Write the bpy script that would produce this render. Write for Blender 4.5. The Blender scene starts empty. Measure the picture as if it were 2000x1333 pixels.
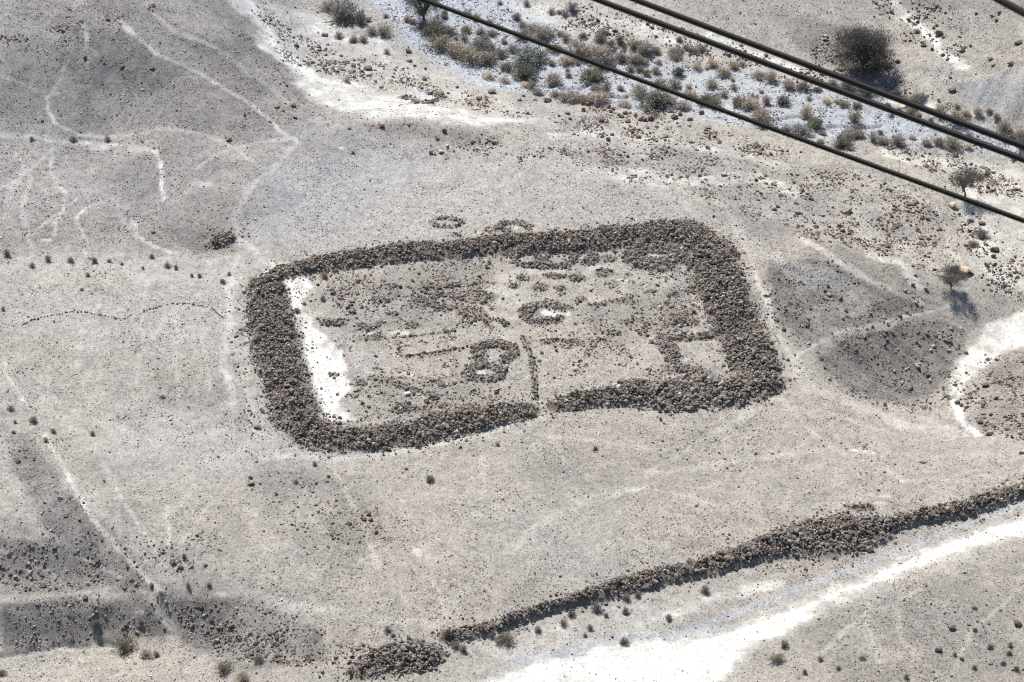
import bpy, bmesh, math, random
import numpy as np
from mathutils import Vector, Matrix, Euler, noise as mnoise

random.seed(7)
RNG = np.random.default_rng(11)
scene = bpy.context.scene
COL = scene.collection

# ------------------------------------------------------------------ camera, sky, sun, exposure
PITCH = math.radians(36.0)
DIST = 400.0
CAM = np.array([0.0, -DIST * math.cos(PITCH), DIST * math.sin(PITCH)])
FPX = 6386.0                                   # focal length in photograph pixels (2000 wide)
cam_data = bpy.data.cameras.new('camera')
cam = bpy.data.objects.new('camera', cam_data)
COL.objects.link(cam)
cam.location = CAM
cam.rotation_euler = (math.pi / 2 - PITCH, 0, 0)
cam_data.sensor_width = 36.0
cam_data.lens = 36.0 * FPX / 2000.0
cam_data.clip_start = 0.5
cam_data.clip_end = 20000.0
cam_data.dof.use_dof = True
cam_data.dof.focus_distance = DIST
cam_data.dof.aperture_fstop = 13.0
scene.camera = cam

SUN_EL = math.radians(50.0)
SUN_AZ = math.radians(-25.0)                   # measured from +Y towards +X
world = bpy.data.worlds.new('World')
scene.world = world
world.use_nodes = True
wn = world.node_tree.nodes
wl = world.node_tree.links
wn.clear()
w_out = wn.new('ShaderNodeOutputWorld')
w_bg = wn.new('ShaderNodeBackground')
w_sky = wn.new('ShaderNodeTexSky')
w_sky.sky_type = 'NISHITA'
w_sky.sun_disc = False
w_sky.sun_elevation = SUN_EL
w_sky.sun_rotation = SUN_AZ % (2 * math.pi)
w_bg.inputs['Strength'].default_value = 0.08
wl.new(w_sky.outputs[0], w_bg.inputs[0])
wl.new(w_bg.outputs[0], w_out.inputs[0])
sun_data = bpy.data.lights.new('sun', 'SUN')
sun_data.energy = 5.0
sun_data.angle = math.radians(0.5)
sun_data.color = (1.0, 0.972, 0.93)
sun = bpy.data.objects.new('sun', sun_data)
COL.objects.link(sun)
SUN_DIR = Vector((math.sin(SUN_AZ) * math.cos(SUN_EL), math.cos(SUN_AZ) * math.cos(SUN_EL), math.sin(SUN_EL)))
sun.rotation_euler = SUN_DIR.to_track_quat('Z', 'Y').to_euler()
sun.location = (-60, 120, 200)
vs = scene.view_settings
vs.view_transform = 'Standard'
vs.look = 'None'
vs.gamma = 1.0
vs.use_curve_mapping = False
vs.exposure = 0.29
scene.render.film_transparent = False
scene.cycles.filter_width = 1.15
scene.cycles.use_denoising = False
scene.cycles.max_bounces = 4
scene.cycles.transparent_max_bounces = 6

# ------------------------------------------------------------------ survey: photograph <-> world
SP, CP = math.sin(PITCH), math.cos(PITCH)
def project(x, y, z):
    dx, dy, dz = x - CAM[0], y - CAM[1], z - CAM[2]
    depth = dy * CP - dz * SP
    up = dy * SP + dz * CP
    return 1000.0 + FPX * dx / depth, 666.5 - FPX * up / depth
def ray(u, v):
    a = (np.asarray(u, float) - 1000.0) / FPX
    b = (666.5 - np.asarray(v, float)) / FPX
    return a, CP + b * SP, -SP + b * CP
def on_plane(u, v, z):
    rx, ry, rz = ray(u, v)
    t = (z - CAM[2]) / rz
    return CAM[0] + rx * t, CAM[1] + ry * t

# ------------------------------------------------------------------ noise
_TAB = np.random.default_rng(5).random((256, 256))
def vnoise(x, y, seed=0):
    x = x + seed * 37.17; y = y + seed * 91.31
    xi = np.floor(x).astype(np.int64); yi = np.floor(y).astype(np.int64)
    fx = x - xi; fy = y - yi
    fx = fx * fx * fx * (fx * (fx * 6 - 15) + 10); fy = fy * fy * fy * (fy * (fy * 6 - 15) + 10)
    x0 = xi & 255; x1 = (xi + 1) & 255; y0 = yi & 255; y1 = (yi + 1) & 255
    return (_TAB[x0, y0] * (1 - fx) + _TAB[x1, y0] * fx) * (1 - fy) + (_TAB[x0, y1] * (1 - fx) + _TAB[x1, y1] * fx) * fy
def fbm(x, y, scale, octs=4, seed=0, gain=0.5):
    s = 0.0; a = 1.0; t = 0.0
    for o in range(octs):
        c, d = math.cos(0.6 + o), math.sin(0.6 + o)
        xr, yr = (x * c - y * d), (x * d + y * c)
        s = s + a * vnoise(xr / scale * 2 ** o, yr / scale * 2 ** o, seed + o * 3)
        t += a; a *= gain
    return s / t                                # 0..1, mean 0.5
def sstep(a, b, x):
    t = np.clip((x - a) / (b - a), 0, 1)
    return t * t * (3 - 2 * t)

# ------------------------------------------------------------------ terrain relief (surveyed spot heights)
SPOTS = [
 # plateau
 (500,540,0),(1380,440,-.3),(1530,740,-1),(600,860,0),(1000,650,0),(750,650,.2),(1250,600,-.3),(700,400,.3),(1000,350,.3),(1250,400,0),
 (1000,1000,0),(1300,950,-.5),(700,1000,0),(400,700,.2),(200,650,.3),(300,850,.2),(450,1000,0),(1700,900,-1),(1950,900,-1.4),(1500,1000,-.5),
 (900,1150,-.3),(1250,1100,-.3),(1100,880,0),(850,540,.1),(1150,520,-.2),
 (780,236,1.1),(900,247,1.0),(700,240,1.0),(1050,292,.8),(1200,347,.3),(1400,397,0),(780,275,.2),(900,285,.2),
 (760,205,-1.0),(950,228,-1.5),(620,180,-.4),(1150,290,-1.6),(1300,320,-1.5),(1450,395,-1.2),
 # streambed banks and bed
 (720,60,-2.2),(900,180,-2.3),(1100,222,-2.3),(1300,262,-2.0),(1600,312,-2.2),(1850,380,-2.5),
 (760,20,-3.1),(870,115,-3.3),(1050,140,-3.3),(1250,165,-3.4),(1450,195,-3.5),(1700,245,-3.7),(1950,285,-3.9),(640,20,-2.8),
 (1000,15,-2.5),(1200,50,-2.2),(1400,92,-2.4),(1600,140,-2.4),(1800,200,-2.6),(1950,240,-2.4),
 (1300,0,-1.2),(1500,30,-.8),(1600,60,-.9),(1700,60,-1.2),(1850,100,-1.2),(2000,60,2.5),(1900,20,.8),(1970,190,-.4),(1995,165,1.0),(1800,20,-1.2),(1100,-30,-1.6),(1500,-40,1),(1900,-60,4),
 # dark hill, far left
 (0,80,6.6),(160,47,7.2),(320,10,6.4),(80,62,7.0),(0,0,6.8),(150,0,7.2),(400,-30,5.6),(0,-60,7),(250,-60,7),
 (0,258,.7),(200,265,.6),(400,265,.6),(540,262,.6),(100,160,3.9),(300,150,3.7),(430,190,2.2),(490,130,2.1),(430,60,4.2),(560,190,.3),(500,60,.6),(540,110,-.3),(520,10,-.4),
 (100,400,.5),(300,350,.7),(300,420,.7),(400,440,.9),(430,490,0),(100,515,0),(600,330,.6),(0,400,.6),(0,700,.3),
 # gullies on the right
 (1500,515,.1),(1560,505,.4),(1620,500,.4),(1680,525,.0),(1750,550,-.9),(1850,592,-2.9),(1540,600,-.6),(1560,682,-1.2),(1630,655,-1.6),(1700,635,-2.0),(1780,614,-2.5),(1640,580,-.8),(1720,590,-1.4),(1600,470,-.6),(1700,500,-1.2),(1700,730,-4.4),(1850,725,-5.0),(1620,742,-2.0),(1790,820,-3.3),
 (1900,850,-3.2),(1950,650,-5.0),(1880,760,-5.2),(1990,780,-3.2),(1990,560,-3),(1880,450,-3),(1640,800,-1.6),
 # gullies, near left
 (60,900,.3),(200,950,.2),(0,1050,.0),(120,1060,-.1),(230,1088,-.4),(0,1152,-2.8),(100,1146,-2.6),(200,1148,-2.1),(290,1152,-1.3),
 (0,1182,-2.7),(100,1173,-2.4),(200,1166,-1.8),(330,1164,-1.2),(0,1252,-5.0),(100,1250,-5.0),(200,1246,-4.7),(300,1240,-4.1),(400,1245,-3.4),(450,1172,-.9),(480,1250,-2.6),
 (620,1222,-.7),(560,1275,-2.0),(660,1290,-1.3),(150,1310,-4.1),(300,1310,-3.9),(430,1320,-3.4),(0,1320,-4.5),
 (780,1240,-.6),(780,1300,-.8),(950,1280,-1.3),(1150,1270,-1.3),(1400,1200,-1.2),(1600,1120,-1.1),(1900,1020,-1.1),(1700,1250,-1.2),(1950,1200,-1.),(1950,1320,-1.2),(1400,1310,-1.4),
 (1000,1380,-1.4),(1700,1400,-1.4),(300,1400,-4.2),
]
sx = []; sy = []; sz = []
for u, v, z in SPOTS:
    x, y = on_plane(u, v, z)
    sx.append(float(x)); sy.append(float(y)); sz.append(z)
sx = np.array(sx) / 100; sy = np.array(sy) / 100; sz = np.array(sz, float)
def _tps(r2):
    return 0.5 * r2 * np.log(np.maximum(r2, 1e-12))
n = len(sx)
A = np.zeros((n + 3, n + 3))
A[:n, :n] = _tps((sx[:, None] - sx) ** 2 + (sy[:, None] - sy) ** 2) + np.eye(n) * 5e-5
A[:n, n] = 1; A[:n, n + 1] = sx; A[:n, n + 2] = sy
A[n:, :n] = A[:n, n:].T
WTS = np.linalg.solve(A, np.concatenate([sz, [0, 0, 0]]))
def relief(x, y):
    shp = np.shape(x)
    x = np.clip(np.ravel(x), -82, 82) / 100; y = np.clip(np.ravel(y), -74, 100) / 100
    out = WTS[n] + WTS[n + 1] * x + WTS[n + 2] * y
    for k in range(n):
        out += WTS[k] * _tps((x - sx[k]) ** 2 + (y - sy[k]) ** 2)
    return out.reshape(shp)

# grid: fine where the photograph looks, growing coarse to the horizon
DX, DY = 0.22, 0.27
gx = np.arange(-86, 86 + DX, DX); gy = np.arange(-76, 102 + DY, DY)
grow = []; s = DX
while s < 700:
    s *= 1.32; grow.append(s)
grow = np.cumsum(grow)
GX = np.concatenate([gx[0] - grow[::-1], gx, gx[-1] + grow])
GY = np.concatenate([gy[0] - grow[::-1], gy, gy[-1] + grow])
# coarse evaluation of the relief, then smooth upsampling
cx = np.arange(-90, 92, 1.0); cy = np.arange(-82, 108, 1.0)
CXX, CYY = np.meshgrid(cx, cy, indexing='ij')
CH = relief(CXX, CYY)
def bilin(arr, x0, dx, y0, dy, x, y):
    fx = np.clip((x - x0) / dx, 0, arr.shape[0] - 1.001); fy = np.clip((y - y0) / dy, 0, arr.shape[1] - 1.001)
    i = fx.astype(int); j = fy.astype(int); a = fx - i; b = fy - j
    return (arr[i, j] * (1 - a) + arr[i + 1, j] * a) * (1 - b) + (arr[i, j + 1] * (1 - a) + arr[i + 1, j + 1] * a) * b
def hbase(x, y):
    return bilin(CH, cx[0], 1.0, cy[0], 1.0, np.asarray(x, float), np.asarray(y, float))
XX, YY = np.meshgrid(GX, GY, indexing='ij')
Z = hbase(XX, YY)
U0, V0 = project(XX, YY, Z)
near = (np.abs(XX) < 90) & (YY > -80) & (YY < 106)
outside = np.clip((np.maximum(np.abs(XX) - 90, np.maximum(-80 - YY, YY - 106))) / 200, 0, 1)

def place0(u, v):
    """point of the bare relief seen at photograph pixel (u, v)"""
    z = np.zeros(np.shape(u))
    for _ in range(14):
        x, y = on_plane(u, v, z)
        z = 0.5 * z + 0.5 * hbase(x, y)
    x, y = on_plane(u, v, z)
    return x, y
def to_plan(pts):
    a = np.array(pts, float)
    x, y = place0(a[:, 0], a[:, 1])
    return np.stack([x, y], 1)

# ------------------------------------------------------------------ distance helpers
def seg_dist(px, py, a, b):
    dx, dy = b[0] - a[0], b[1] - a[1]
    L = dx * dx + dy * dy + 1e-9
    t = np.clip(((px - a[0]) * dx + (py - a[1]) * dy) / L, 0, 1)
    return np.hypot(px - a[0] - t * dx, py - a[1] - t * dy), t
def poly_line_field(px, py, pts, wid):
    """min over segments of distance / local half width"""
    best = np.full(px.shape, 9.0)
    for k in range(len(pts) - 1):
        d, t = seg_dist(px, py, pts[k], pts[k + 1])
        w = wid[k] * (1 - t) + wid[k + 1] * t
        best = np.minimum(best, d / w)
    return best
def in_poly(px, py, pts):
    ins = np.zeros(px.shape, bool)
    j = len(pts) - 1
    for i in range(len(pts)):
        xi, yi = pts[i]; xj, yj = pts[j]
        c = ((yi > py) != (yj > py)) & (px < (xj - xi) * (py - yi) / (yj - yi + 1e-12) + xi)
        ins ^= c; j = i
    return ins

# ------------------------------------------------------------------ stone walls: centre lines (photo survey), half widths in metres
WALLS = {
 'west': dict(pts=[(516,568),(530,625),(538,690),(556,755),(580,812),(612,846),(660,860),(720,856),(800,845),(900,826),(980,809),(1030,800)],
              w=[2.6,3.1,3.2,3.0,3.0,3.0,2.6,2.5,2.6,2.7,2.2,1.6], h=[.7,1.0,1.05,1.0,1.0,.9,1.0,1.1,1.1,1.15,1.1,.7]),
 'east': dict(pts=[(496,562),(520,546),(545,534),(620,514),(700,501),(780,491),(880,482),(990,472),(1100,468),(1200,457),(1290,449),(1350,458),(1388,495),(1400,550),(1428,615),(1460,680),(1484,735)],
              w=[1.2,1.3,1.6,1.9,2.1,2.1,2.1,2.3,2.4,2.5,2.6,3.0,3.5,3.5,3.4,3.3,3.1], h=[.15,.25,.6,.9,1.1,1.2,1.2,1.25,1.3,1.3,1.2,1.0,1.0,1.0,1.1,1.0,.9]),
 'southeast': dict(pts=[(1083,789),(1120,783),(1180,772),(1240,767),(1300,770),(1360,762),(1420,760),(1490,748)],
              w=[1.2,1.7,2.0,2.6,3.2,3.1,3.2,2.6], h=[.7,1.0,1.1,1.1,1.0,.9,1.0,.9]),
 'siege': dict(pts=[(872,1242),(930,1230),(1000,1207),(1080,1181),(1130,1166),(1190,1150),(1260,1130),(1320,1117),(1400,1097),(1460,1077),(1510,1060),(1570,1049),(1640,1040),(1700,1034),(1740,1019),(1800,1006),(1870,995),(1940,973),(2030,945)],
              w=[1.3,1.0,.75,.7,.8,1.5,1.6,1.4,1.5,1.6,2.0,3.2,3.8,2.8,1.2,1.0,1.4,1.4,1.4], h=[.5,.8,1.1,1.3,1.3,1.1,1.1,1.1,1.1,1.2,1.2,1.2,1.2,1.0,1.2,1.4,1.3,1.3,1.3]),
 'mound': dict(pts=[(700,1312),(760,1290),(820,1280),(850,1276)], w=[1.6,2.6,2.6,1.5], h=[.3,.5,.6,.5]),
 'heap': dict(pts=[(415,477),(432,470),(450,464)], w=[.9,1.3,.9], h=[.4,.7,.4]),
}
# ------------------------------------------------------------------ ruins inside and beside the camp.
# ('L', points, half width m, height, stones per m2, stone size, closed?) / ('B', u, v, ru px, rv px, height, density, size)
def ring(u, v, ru, rv, a0=0, a1=360, k=14):
    return [(u + ru * math.cos(math.radians(a0 + (a1 - a0) * i / k)), v - rv * math.sin(math.radians(a0 + (a1 - a0) * i / k))) for i in range(k + 1)]
RUINS = [
 ('figure-eight stone ring ruin, the darkest heap in the near half of the camp', [('L', ring(966,688,36,17,-60,235), .75,.55,9,.36), ('L', ring(946,728,35,14,0,360), .72,.45,8,.36)]),
 ('thick stone ring with sandy middle inside the far right corner of the camp', [('L', ring(1278,501,45,17,0,360,18), 1.2,.6,11,.36),('L',[(1235,520),(1290,531),(1315,528)],.35,.15,5,.33)]),
 ('open stone ring with a bright floor at the middle of the camp', [('L', ring(1062,611,40,17,20,330,16), .7,.35,9,.33),('B',1030,607,17,10,.3,9,.33),('L',[(1100,597),(1118,604)],.4,.2,6,.3)]),
 ('rectangular outline of single stones left of the figure-eight ring', [('L',[(774,659),(800,658),(845,653),(890,648)],.14,.1,26,.3),('L',[(775,664),(779,680),(784,698)],.2,.1,8,.3),('L',[(788,697),(830,691),(870,686),(904,680)],.16,.2,28,.32),('L',[(820,698),(850,694),(878,690)],.2,.1,8,.26)]),
 ('straight row of stones running from the gate gap up to the middle of the camp', [('L',[(1020,657),(1032,680),(1040,710),(1044,745),(1044,780)],.36,.15,9,.34)]),
 ('double stone chamber beside the far rampart, left one of the far row', [('L', ring(1030,506,26,14,0,360), .55,.3,8,.33),('L',ring(1092,504,30,16,0,360),.6,.3,8,.33),('B',1062,519,24,8,.25,8,.33)]),
 ('hooked stone ruin between the double chamber and the thick far ring', [('L',[(1135,492),(1160,497),(1165,508),(1140,511)],.5,.25,8,.33),('B',1152,511,15,7,.25,9,.33)]),
 ('small stone clump just left of the thick far ring', [('B',1188,505,15,8,.2,7,.32),('L',[(1190,486),(1198,492)],.3,.15,6,.32)]),
 ('oval stone heap in the second row below the double chamber', [('B',1083,538,21,6,.3,10,.33)]),
 ('compact stone heap in the second row right of the oval heap', [('B',1126,542,16,9,.35,10,.33)]),
 ('upright stone patch with bright ground at its right, second row of the camp', [('B',1180,533,16,9,.3,7,.35),('L',[(1180,555),(1215,550),(1222,543)],.25,.1,4,.3)]),
 ('loose pair of stone patches below the oval heap', [('B',1055,561,14,8,.2,8,.32),('B',1094,562,12,6,.2,8,.3)]),
 ('short stone row at the far end of the central lane', [('B',1020,544,16,5,.2,7,.32),('B',1004,560,11,5,.2,7,.33)]),
 ('pair of stacked stone heaps left of the central lane', [('B',940,581,17,15,.35,8,.35),('B',922,615,26,15,.4,9,.35)]),
 ('small open ring of stones just below the stacked heaps', [('L',ring(968,632,20,8,-30,250),.35,.15,8,.35)]),
 ('oval ring of rubble left of the stacked heaps', [('L',ring(872,590,32,14,20,330),.5,.25,8,.34)]),
 ('long low stone row in the far left part of the camp', [('L',[(827,563),(860,562),(880,559),(900,556)],.4,.25,9,.34),('L',[(912,558),(938,552)],.4,.2,5,.34)]),
 ('dark oval stone heap in the far left part of the camp', [('B',745,586,23,7,.3,9,.35)]),
 ('flat scatter of hut stones beside the dark oval heap', [('B',765,561,19,7,.1,5,.3),('B',820,588,14,11,.15,6,.3)]),
 ('stone heap with the largest dark stone, nearest the pale strip', [('B',655,630,25,8,.3,7,.38),('L',[(625,628),(640,632)],.5,.2,7,.35)]),
 ('crescent of stones right of the heap nearest the pale strip', [('L',[(700,637),(722,642),(738,634),(745,628)],.55,.25,6,.38)]),
 ('low scatter of stones between the crescent and the rectangular outline', [('B',722,660,38,7,.05,3.5,.3),('B',738,656,8,8,.1,6,.33)]),
 ('small stone tuft above the rectangular outline', [('B',805,637,15,7,.2,6,.33),('B',765,613,16,5,.2,6,.33)]),
 ('rubble-walled hut against the right rampart, upper of two', [('L',[(1305,632),(1320,620),(1350,612)],.7,.35,9,.33),('B',1340,630,28,9,.25,8,.33)]),
 ('rubble-walled court against the near right corner, with a flat grey floor', [('L',[(1408,648),(1375,657),(1335,662),(1310,660)],.65,.35,11,.33),('L',[(1295,665),(1308,685),(1318,705)],1.2,.35,9,.33),('L',[(1302,722),(1340,722),(1380,728)],.8,.3,8,.33)]),
 ('curved stone row with two big blocks at its end, right half of the camp', [('L',[(1213,628),(1245,624),(1262,632),(1258,648)],.4,.2,7,.36),('L',[(1158,667),(1180,660)],.3,.1,6,.33)]),
 ('reddish stone cluster in the right half of the camp', [('B',1200,650,15,6,.25,8,.42)]),
 ('short dark stone bar near the top of the straight stone row', [('L',[(1062,668),(1085,663),(1105,668)],.45,.25,8,.38),('L',[(1082,674),(1115,680)],.35,.15,5,.36),('B',1122,668,14,8,.15,7,.3)]),
 ('thin slanting line of stones in the right half of the camp', [('L',[(1145,597),(1180,592),(1215,583),(1243,576)],.35,.15,6,.32),('B',1222,588,24,8,.1,5,.32)]),
 ('small stone clump above the slanting line of stones', [('B',1134,585,12,5,.2,7,.33)]),
 ('pair of short stone rows near the right rampart', [('B',1270,569,13,4,.15,7,.32),('B',1312,575,14,4,.1,6,.3),('B',1345,568,12,5,.1,7,.3)]),
 ('stone clump beside the near rampart, left half of the camp', [('B',790,797,24,11,.3,8,.38),('B',828,800,16,8,.15,6,.34)]),
 ('broken stone row above the left near rampart, by the white block', [('L',[(730,738),(760,742),(790,758),(830,770),(850,778)],.5,.2,5,.38),('B',845,774,12,7,.25,7,.38)]),
 ('small stone tuft standing alone on the pale strip', [('B',652,731,11,4,.2,10,.33)]),
 ('last stone tuft at the near end of the pale strip', [('B',660,828,11,4,.2,8,.35)]),
 ('small ring of stones on the flat just outside the far rampart', [('L',ring(872,435,30,9,0,360),.4,.2,6,.35),('B',890,459,13,4,.15,6,.33)]),
 ('stone ring with a white sandy spot outside the far rampart', [('L',ring(1002,443,32,8,-20,260),.5,.25,7,.33),('B',958,449,14,6,.15,5,.33)]),
 ('curved row of stones by the sandy terrace near the streambed', [('L',[(783,190),(800,192),(812,194)],.6,.3,7,.38),('L',[(808,200),(830,201),(850,196),(866,188),(838,182)],.6,.3,7,.38)]),
 ('lone stone cluster on the near flat beside two white spots', [('L',[(1658,990),(1680,993),(1700,990)],.6,.2,5,.4)]),
]
THINLINES = [
 ('thin wavy line of small stones on the flat at far left', [(35,640),(60,626),(100,617),(140,610),(165,611),(200,618),(240,626),(258,616)]),
 ('thin arched line of small stones left of the camp, ending by a path', [(278,610),(310,600),(340,593),(370,594),(410,600),(425,612),(436,622)]),
]

# raise the rubble cores into the ground
Z = Z + np.where(near, (fbm(XX, YY, 9, 4, 1) - .5) * .35 + (fbm(XX, YY, 1.6, 3, 2) - .5) * .10, (fbm(XX, YY, 160, 5, 3) - .5) * 40 * outside)
ROCKY = np.zeros_like(Z)
def stamp_line(pl, w, h, soft=0.75, rocky=1.0):
    m = max(w) + 1.5
    i0, i1 = np.searchsorted(GX, [pl[:, 0].min() - m, pl[:, 0].max() + m]); j0, j1 = np.searchsorted(GY, [pl[:, 1].min() - m, pl[:, 1].max() + m])
    x = XX[i0:i1, j0:j1]; y = YY[i0:i1, j0:j1]
    add = np.zeros_like(x); rk = np.zeros_like(x)
    wob = 1 + (fbm(x, y, 2.2, 3, 8) - .5) * .7
    for k in range(len(pl) - 1):
        d, t = seg_dist(x, y, pl[k], pl[k + 1])
        ww = (w[k] * (1 - t) + w[k + 1] * t) * wob
        hh = h[k] * (1 - t) + h[k + 1] * t
        q = np.clip(1 - (d / ww) ** 2, 0, 1)
        add = np.maximum(add, hh * q ** soft)
        rk = np.maximum(rk, sstep(1.0, .6, d / ww))
    Z[i0:i1, j0:j1] += add
    ROCKY[i0:i1, j0:j1] = np.maximum(ROCKY[i0:i1, j0:j1], rk * rocky)
for nm, wd in WALLS.items():
    if nm in ('east', 'southeast', 'siege'):
        sh_ = [5 * h for h in wd['h']]
    else:
        sh_ = [2 * h for h in wd['h']]
    if nm == 'east':
        sh_ = [6 * h if k < 11 else 0 for k, h in enumerate(wd['h'])]
    wd['plan'] = to_plan([(u, v + d) for (u, v), d in zip(wd['pts'], sh_)])
    stamp_line(wd['plan'], [.95 * w for w in wd['w']], [.56 * h for h in wd['h']], .8 if nm != 'siege' else .65)
for label, shapes in RUINS:
    for sh in shapes:
        if sh[0] == 'L':
            pl = to_plan(sh[1]); kk = len(pl)
            stamp_line(pl, [sh[2] * 1.1] * kk, [sh[3] * .5] * kk, 1.1, .45)
        else:
            pl = to_plan([(sh[1] - sh[3] * .5, sh[2]), (sh[1] + sh[3] * .5, sh[2])])
            stamp_line(pl, [sh[4] / 9.4] * 2, [sh[5] * .5] * 2, 1.1, .45)
def hmap(x, y):
    x = np.asarray(x, float); y = np.asarray(y, float)
    i = np.clip(np.searchsorted(GX, x) - 1, 0, len(GX) - 2); j = np.clip(np.searchsorted(GY, y) - 1, 0, len(GY) - 2)
    a = (x - GX[i]) / (GX[i + 1] - GX[i]); b = (y - GY[j]) / (GY[j + 1] - GY[j])
    return (Z[i, j] * (1 - a) + Z[i + 1, j] * a) * (1 - b) + (Z[i, j + 1] * (1 - a) + Z[i + 1, j + 1] * a) * b

# rills down the gully slopes
def rill(poly, dirpx, amp, lam, seed):
    pl = to_plan(poly)
    d = to_plan([poly[0], (poly[0][0] + dirpx[0], poly[0][1] + dirpx[1])]); d = d[1] - d[0]; d = d / np.hypot(*d)
    i0, i1 = np.searchsorted(GX, [pl[:, 0].min() - 2, pl[:, 0].max() + 2]); j0, j1 = np.searchsorted(GY, [pl[:, 1].min() - 2, pl[:, 1].max() + 2])
    x = XX[i0:i1, j0:j1]; y = YY[i0:i1, j0:j1]
    wx = x + (fbm(x, y, 5, 2, seed) - .5) * 2; wy = y + (fbm(x, y, 5, 2, seed + 1) - .5) * 2
    ins = in_poly(wx, wy, pl).astype(float)
    al = x * d[0] + y * d[1]; ac = -x * d[1] + y * d[0]
    f = fbm(ac, al * .12, lam, 3, seed + 2) - .5
    Z[i0:i1, j0:j1] += ins * f * amp
rill([(1500,520),(1620,510),(1840,590),(1700,640),(1560,680)], (3, 1.4), .8, 1.1, 31)
rill([(1580,690),(1800,620),(1880,640),(1880,740),(1800,830),(1640,770)], (3, 2), .85, 1.2, 35)
rill([(0,1060),(120,1065),(280,1150),(0,1160)], (1, 2), .35, 1.8, 39)
rill([(0,1185),(300,1165),(620,1225),(560,1280),(300,1250),(0,1260)], (1, 2), .35, 1.9, 43)
rill([(0,90),(160,50),(400,120),(540,255),(200,265),(0,255)], (1, 3), .35, 2.2, 47)
rill([(1880,160),(2000,120),(2000,260),(1900,230)], (-2, 3), .6, 1.5, 51)
rill([(1560,100),(1750,130),(1900,220),(1780,200),(1600,140)], (1, 3), .7, 2.0, 55)
def cutbank(pts, depth, w):
    pl = to_plan(pts)
    i0, i1 = np.searchsorted(GX, [pl[:, 0].min() - 2, pl[:, 0].max() + 2]); j0, j1 = np.searchsorted(GY, [pl[:, 1].min() - 2, pl[:, 1].max() + 2])
    x = XX[i0:i1, j0:j1]; y = YY[i0:i1, j0:j1]
    wx = x + (fbm(x, y, 1.2, 3, 91) - .5) * .7; wy = y + (fbm(x, y, 1.2, 3, 92) - .5) * .7
    f = poly_line_field(wx, wy, pl, [w] * len(pl))
    Z[i0:i1, j0:j1] -= depth * sstep(1, .2, f)
for p_ in [[(1005,149),(1035,160),(1050,168),(1075,170),(1092,162)],[(1098,172),(1130,173),(1152,164)],[(1498,233),(1530,232),(1562,229)],[(1525,242),(1552,248),(1575,247)],[(1620,249),(1680,250),(1720,247)],
           [(1185,187),(1222,190)],[(868,95),(890,110),(905,118)],[(1004,52),(1025,56),(1040,60)],[(1225,90),(1222,100)],[(950,122),(935,132)]]:
    cutbank(p_, .45, .5)
for p_ in [[(0,1284),(60,1272),(110,1262),(170,1264)],[(200,1255),(240,1272)]]:
    cutbank(p_, .4, .6)
UU, VV = project(XX, YY, Z)

# ------------------------------------------------------------------ soil maps (pale dust, dark stone cover plus painted slope shade, bluish silt)
DUST = np.zeros_like(Z); GRAV_SHADE = np.zeros_like(Z); BLUE = np.zeros_like(Z); RUB = np.zeros_like(Z)
WU = UU + (fbm(XX, YY, 4, 3, 61) - .5) * 34 + (fbm(XX, YY, .9, 2, 62) - .5) * 10
WV = VV + (fbm(XX, YY, 4, 3, 63) - .5) * 20 + (fbm(XX, YY, .9, 2, 64) - .5) * 6
vis = (UU > -120) & (UU < 2120) & (VV > -120) & (VV < 1450) & near
ii = np.where(vis.any(1))[0]; jj = np.where(vis.any(0))[0]
SL = (slice(ii[0], ii[-1] + 1), slice(jj[0], jj[-1] + 1))
wu = WU[SL]; wv = WV[SL]
wu2 = UU[SL] + (WU[SL] - UU[SL]) * .3; wv2 = VV[SL] + (WV[SL] - VV[SL]) * .3
def add_line(M, pts, w, s, warp=.0):
    p = np.array(pts, float)
    m = w * 2 + 30
    a, b = (wu2, wv2) if not warp else ((wu, wv) if warp >= 1 else (UU[SL] + (WU[SL] - UU[SL]) * .45, VV[SL] + (WV[SL] - VV[SL]) * .45))
    sel = (a > p[:, 0].min() - m) & (a < p[:, 0].max() + m) & (b > p[:, 1].min() - m) & (b < p[:, 1].max() + m)
    best = np.full(sel.sum(), 1e3)
    xa = a[sel]; yb = b[sel] * 1.6
    for k in range(len(p) - 1):
        d, _ = seg_dist(xa, yb, (p[k, 0], p[k, 1] * 1.6), (p[k + 1, 0], p[k + 1, 1] * 1.6))
        best = np.minimum(best, d)
    sub = M[SL]
    sub[sel] = np.maximum(sub[sel], s * sstep(w, w * .25, best)) if s > 0 else sub[sel]
    if s < 0:
        sub[sel] += s * sstep(w, w * .25, best)
def add_poly(M, pts, s, soft=14, fine=False):
    p = np.array(pts, float)
    a, b = (wu2, wv2) if fine else (wu, wv)
    m = soft + 20
    sel = (a > p[:, 0].min() - m) & (a < p[:, 0].max() + m) & (b > p[:, 1].min() - m) & (b < p[:, 1].max() + m)
    xa = a[sel]; yb = b[sel]
    d = np.full(xa.shape, 1e3)
    for k in range(len(p)):
        dd, _ = seg_dist(xa, yb * 1.5, (p[k - 1, 0], p[k - 1, 1] * 1.5), (p[k, 0], p[k, 1] * 1.5))
        d = np.minimum(d, dd)
    sd = np.where(in_poly(xa, yb, p), d, -d)
    f = sstep(-soft, soft, sd)
    sub = M[SL]
    if s > 0:
        sub[sel] = np.maximum(sub[sel], s * f)
    else:
        sub[sel] += s * f
def add_spot(M, u, v, ru, rv, s):
    add_poly(M, ring(u, v, ru, rv, 0, 330, 11), s, max(3, rv * .5), True)

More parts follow.
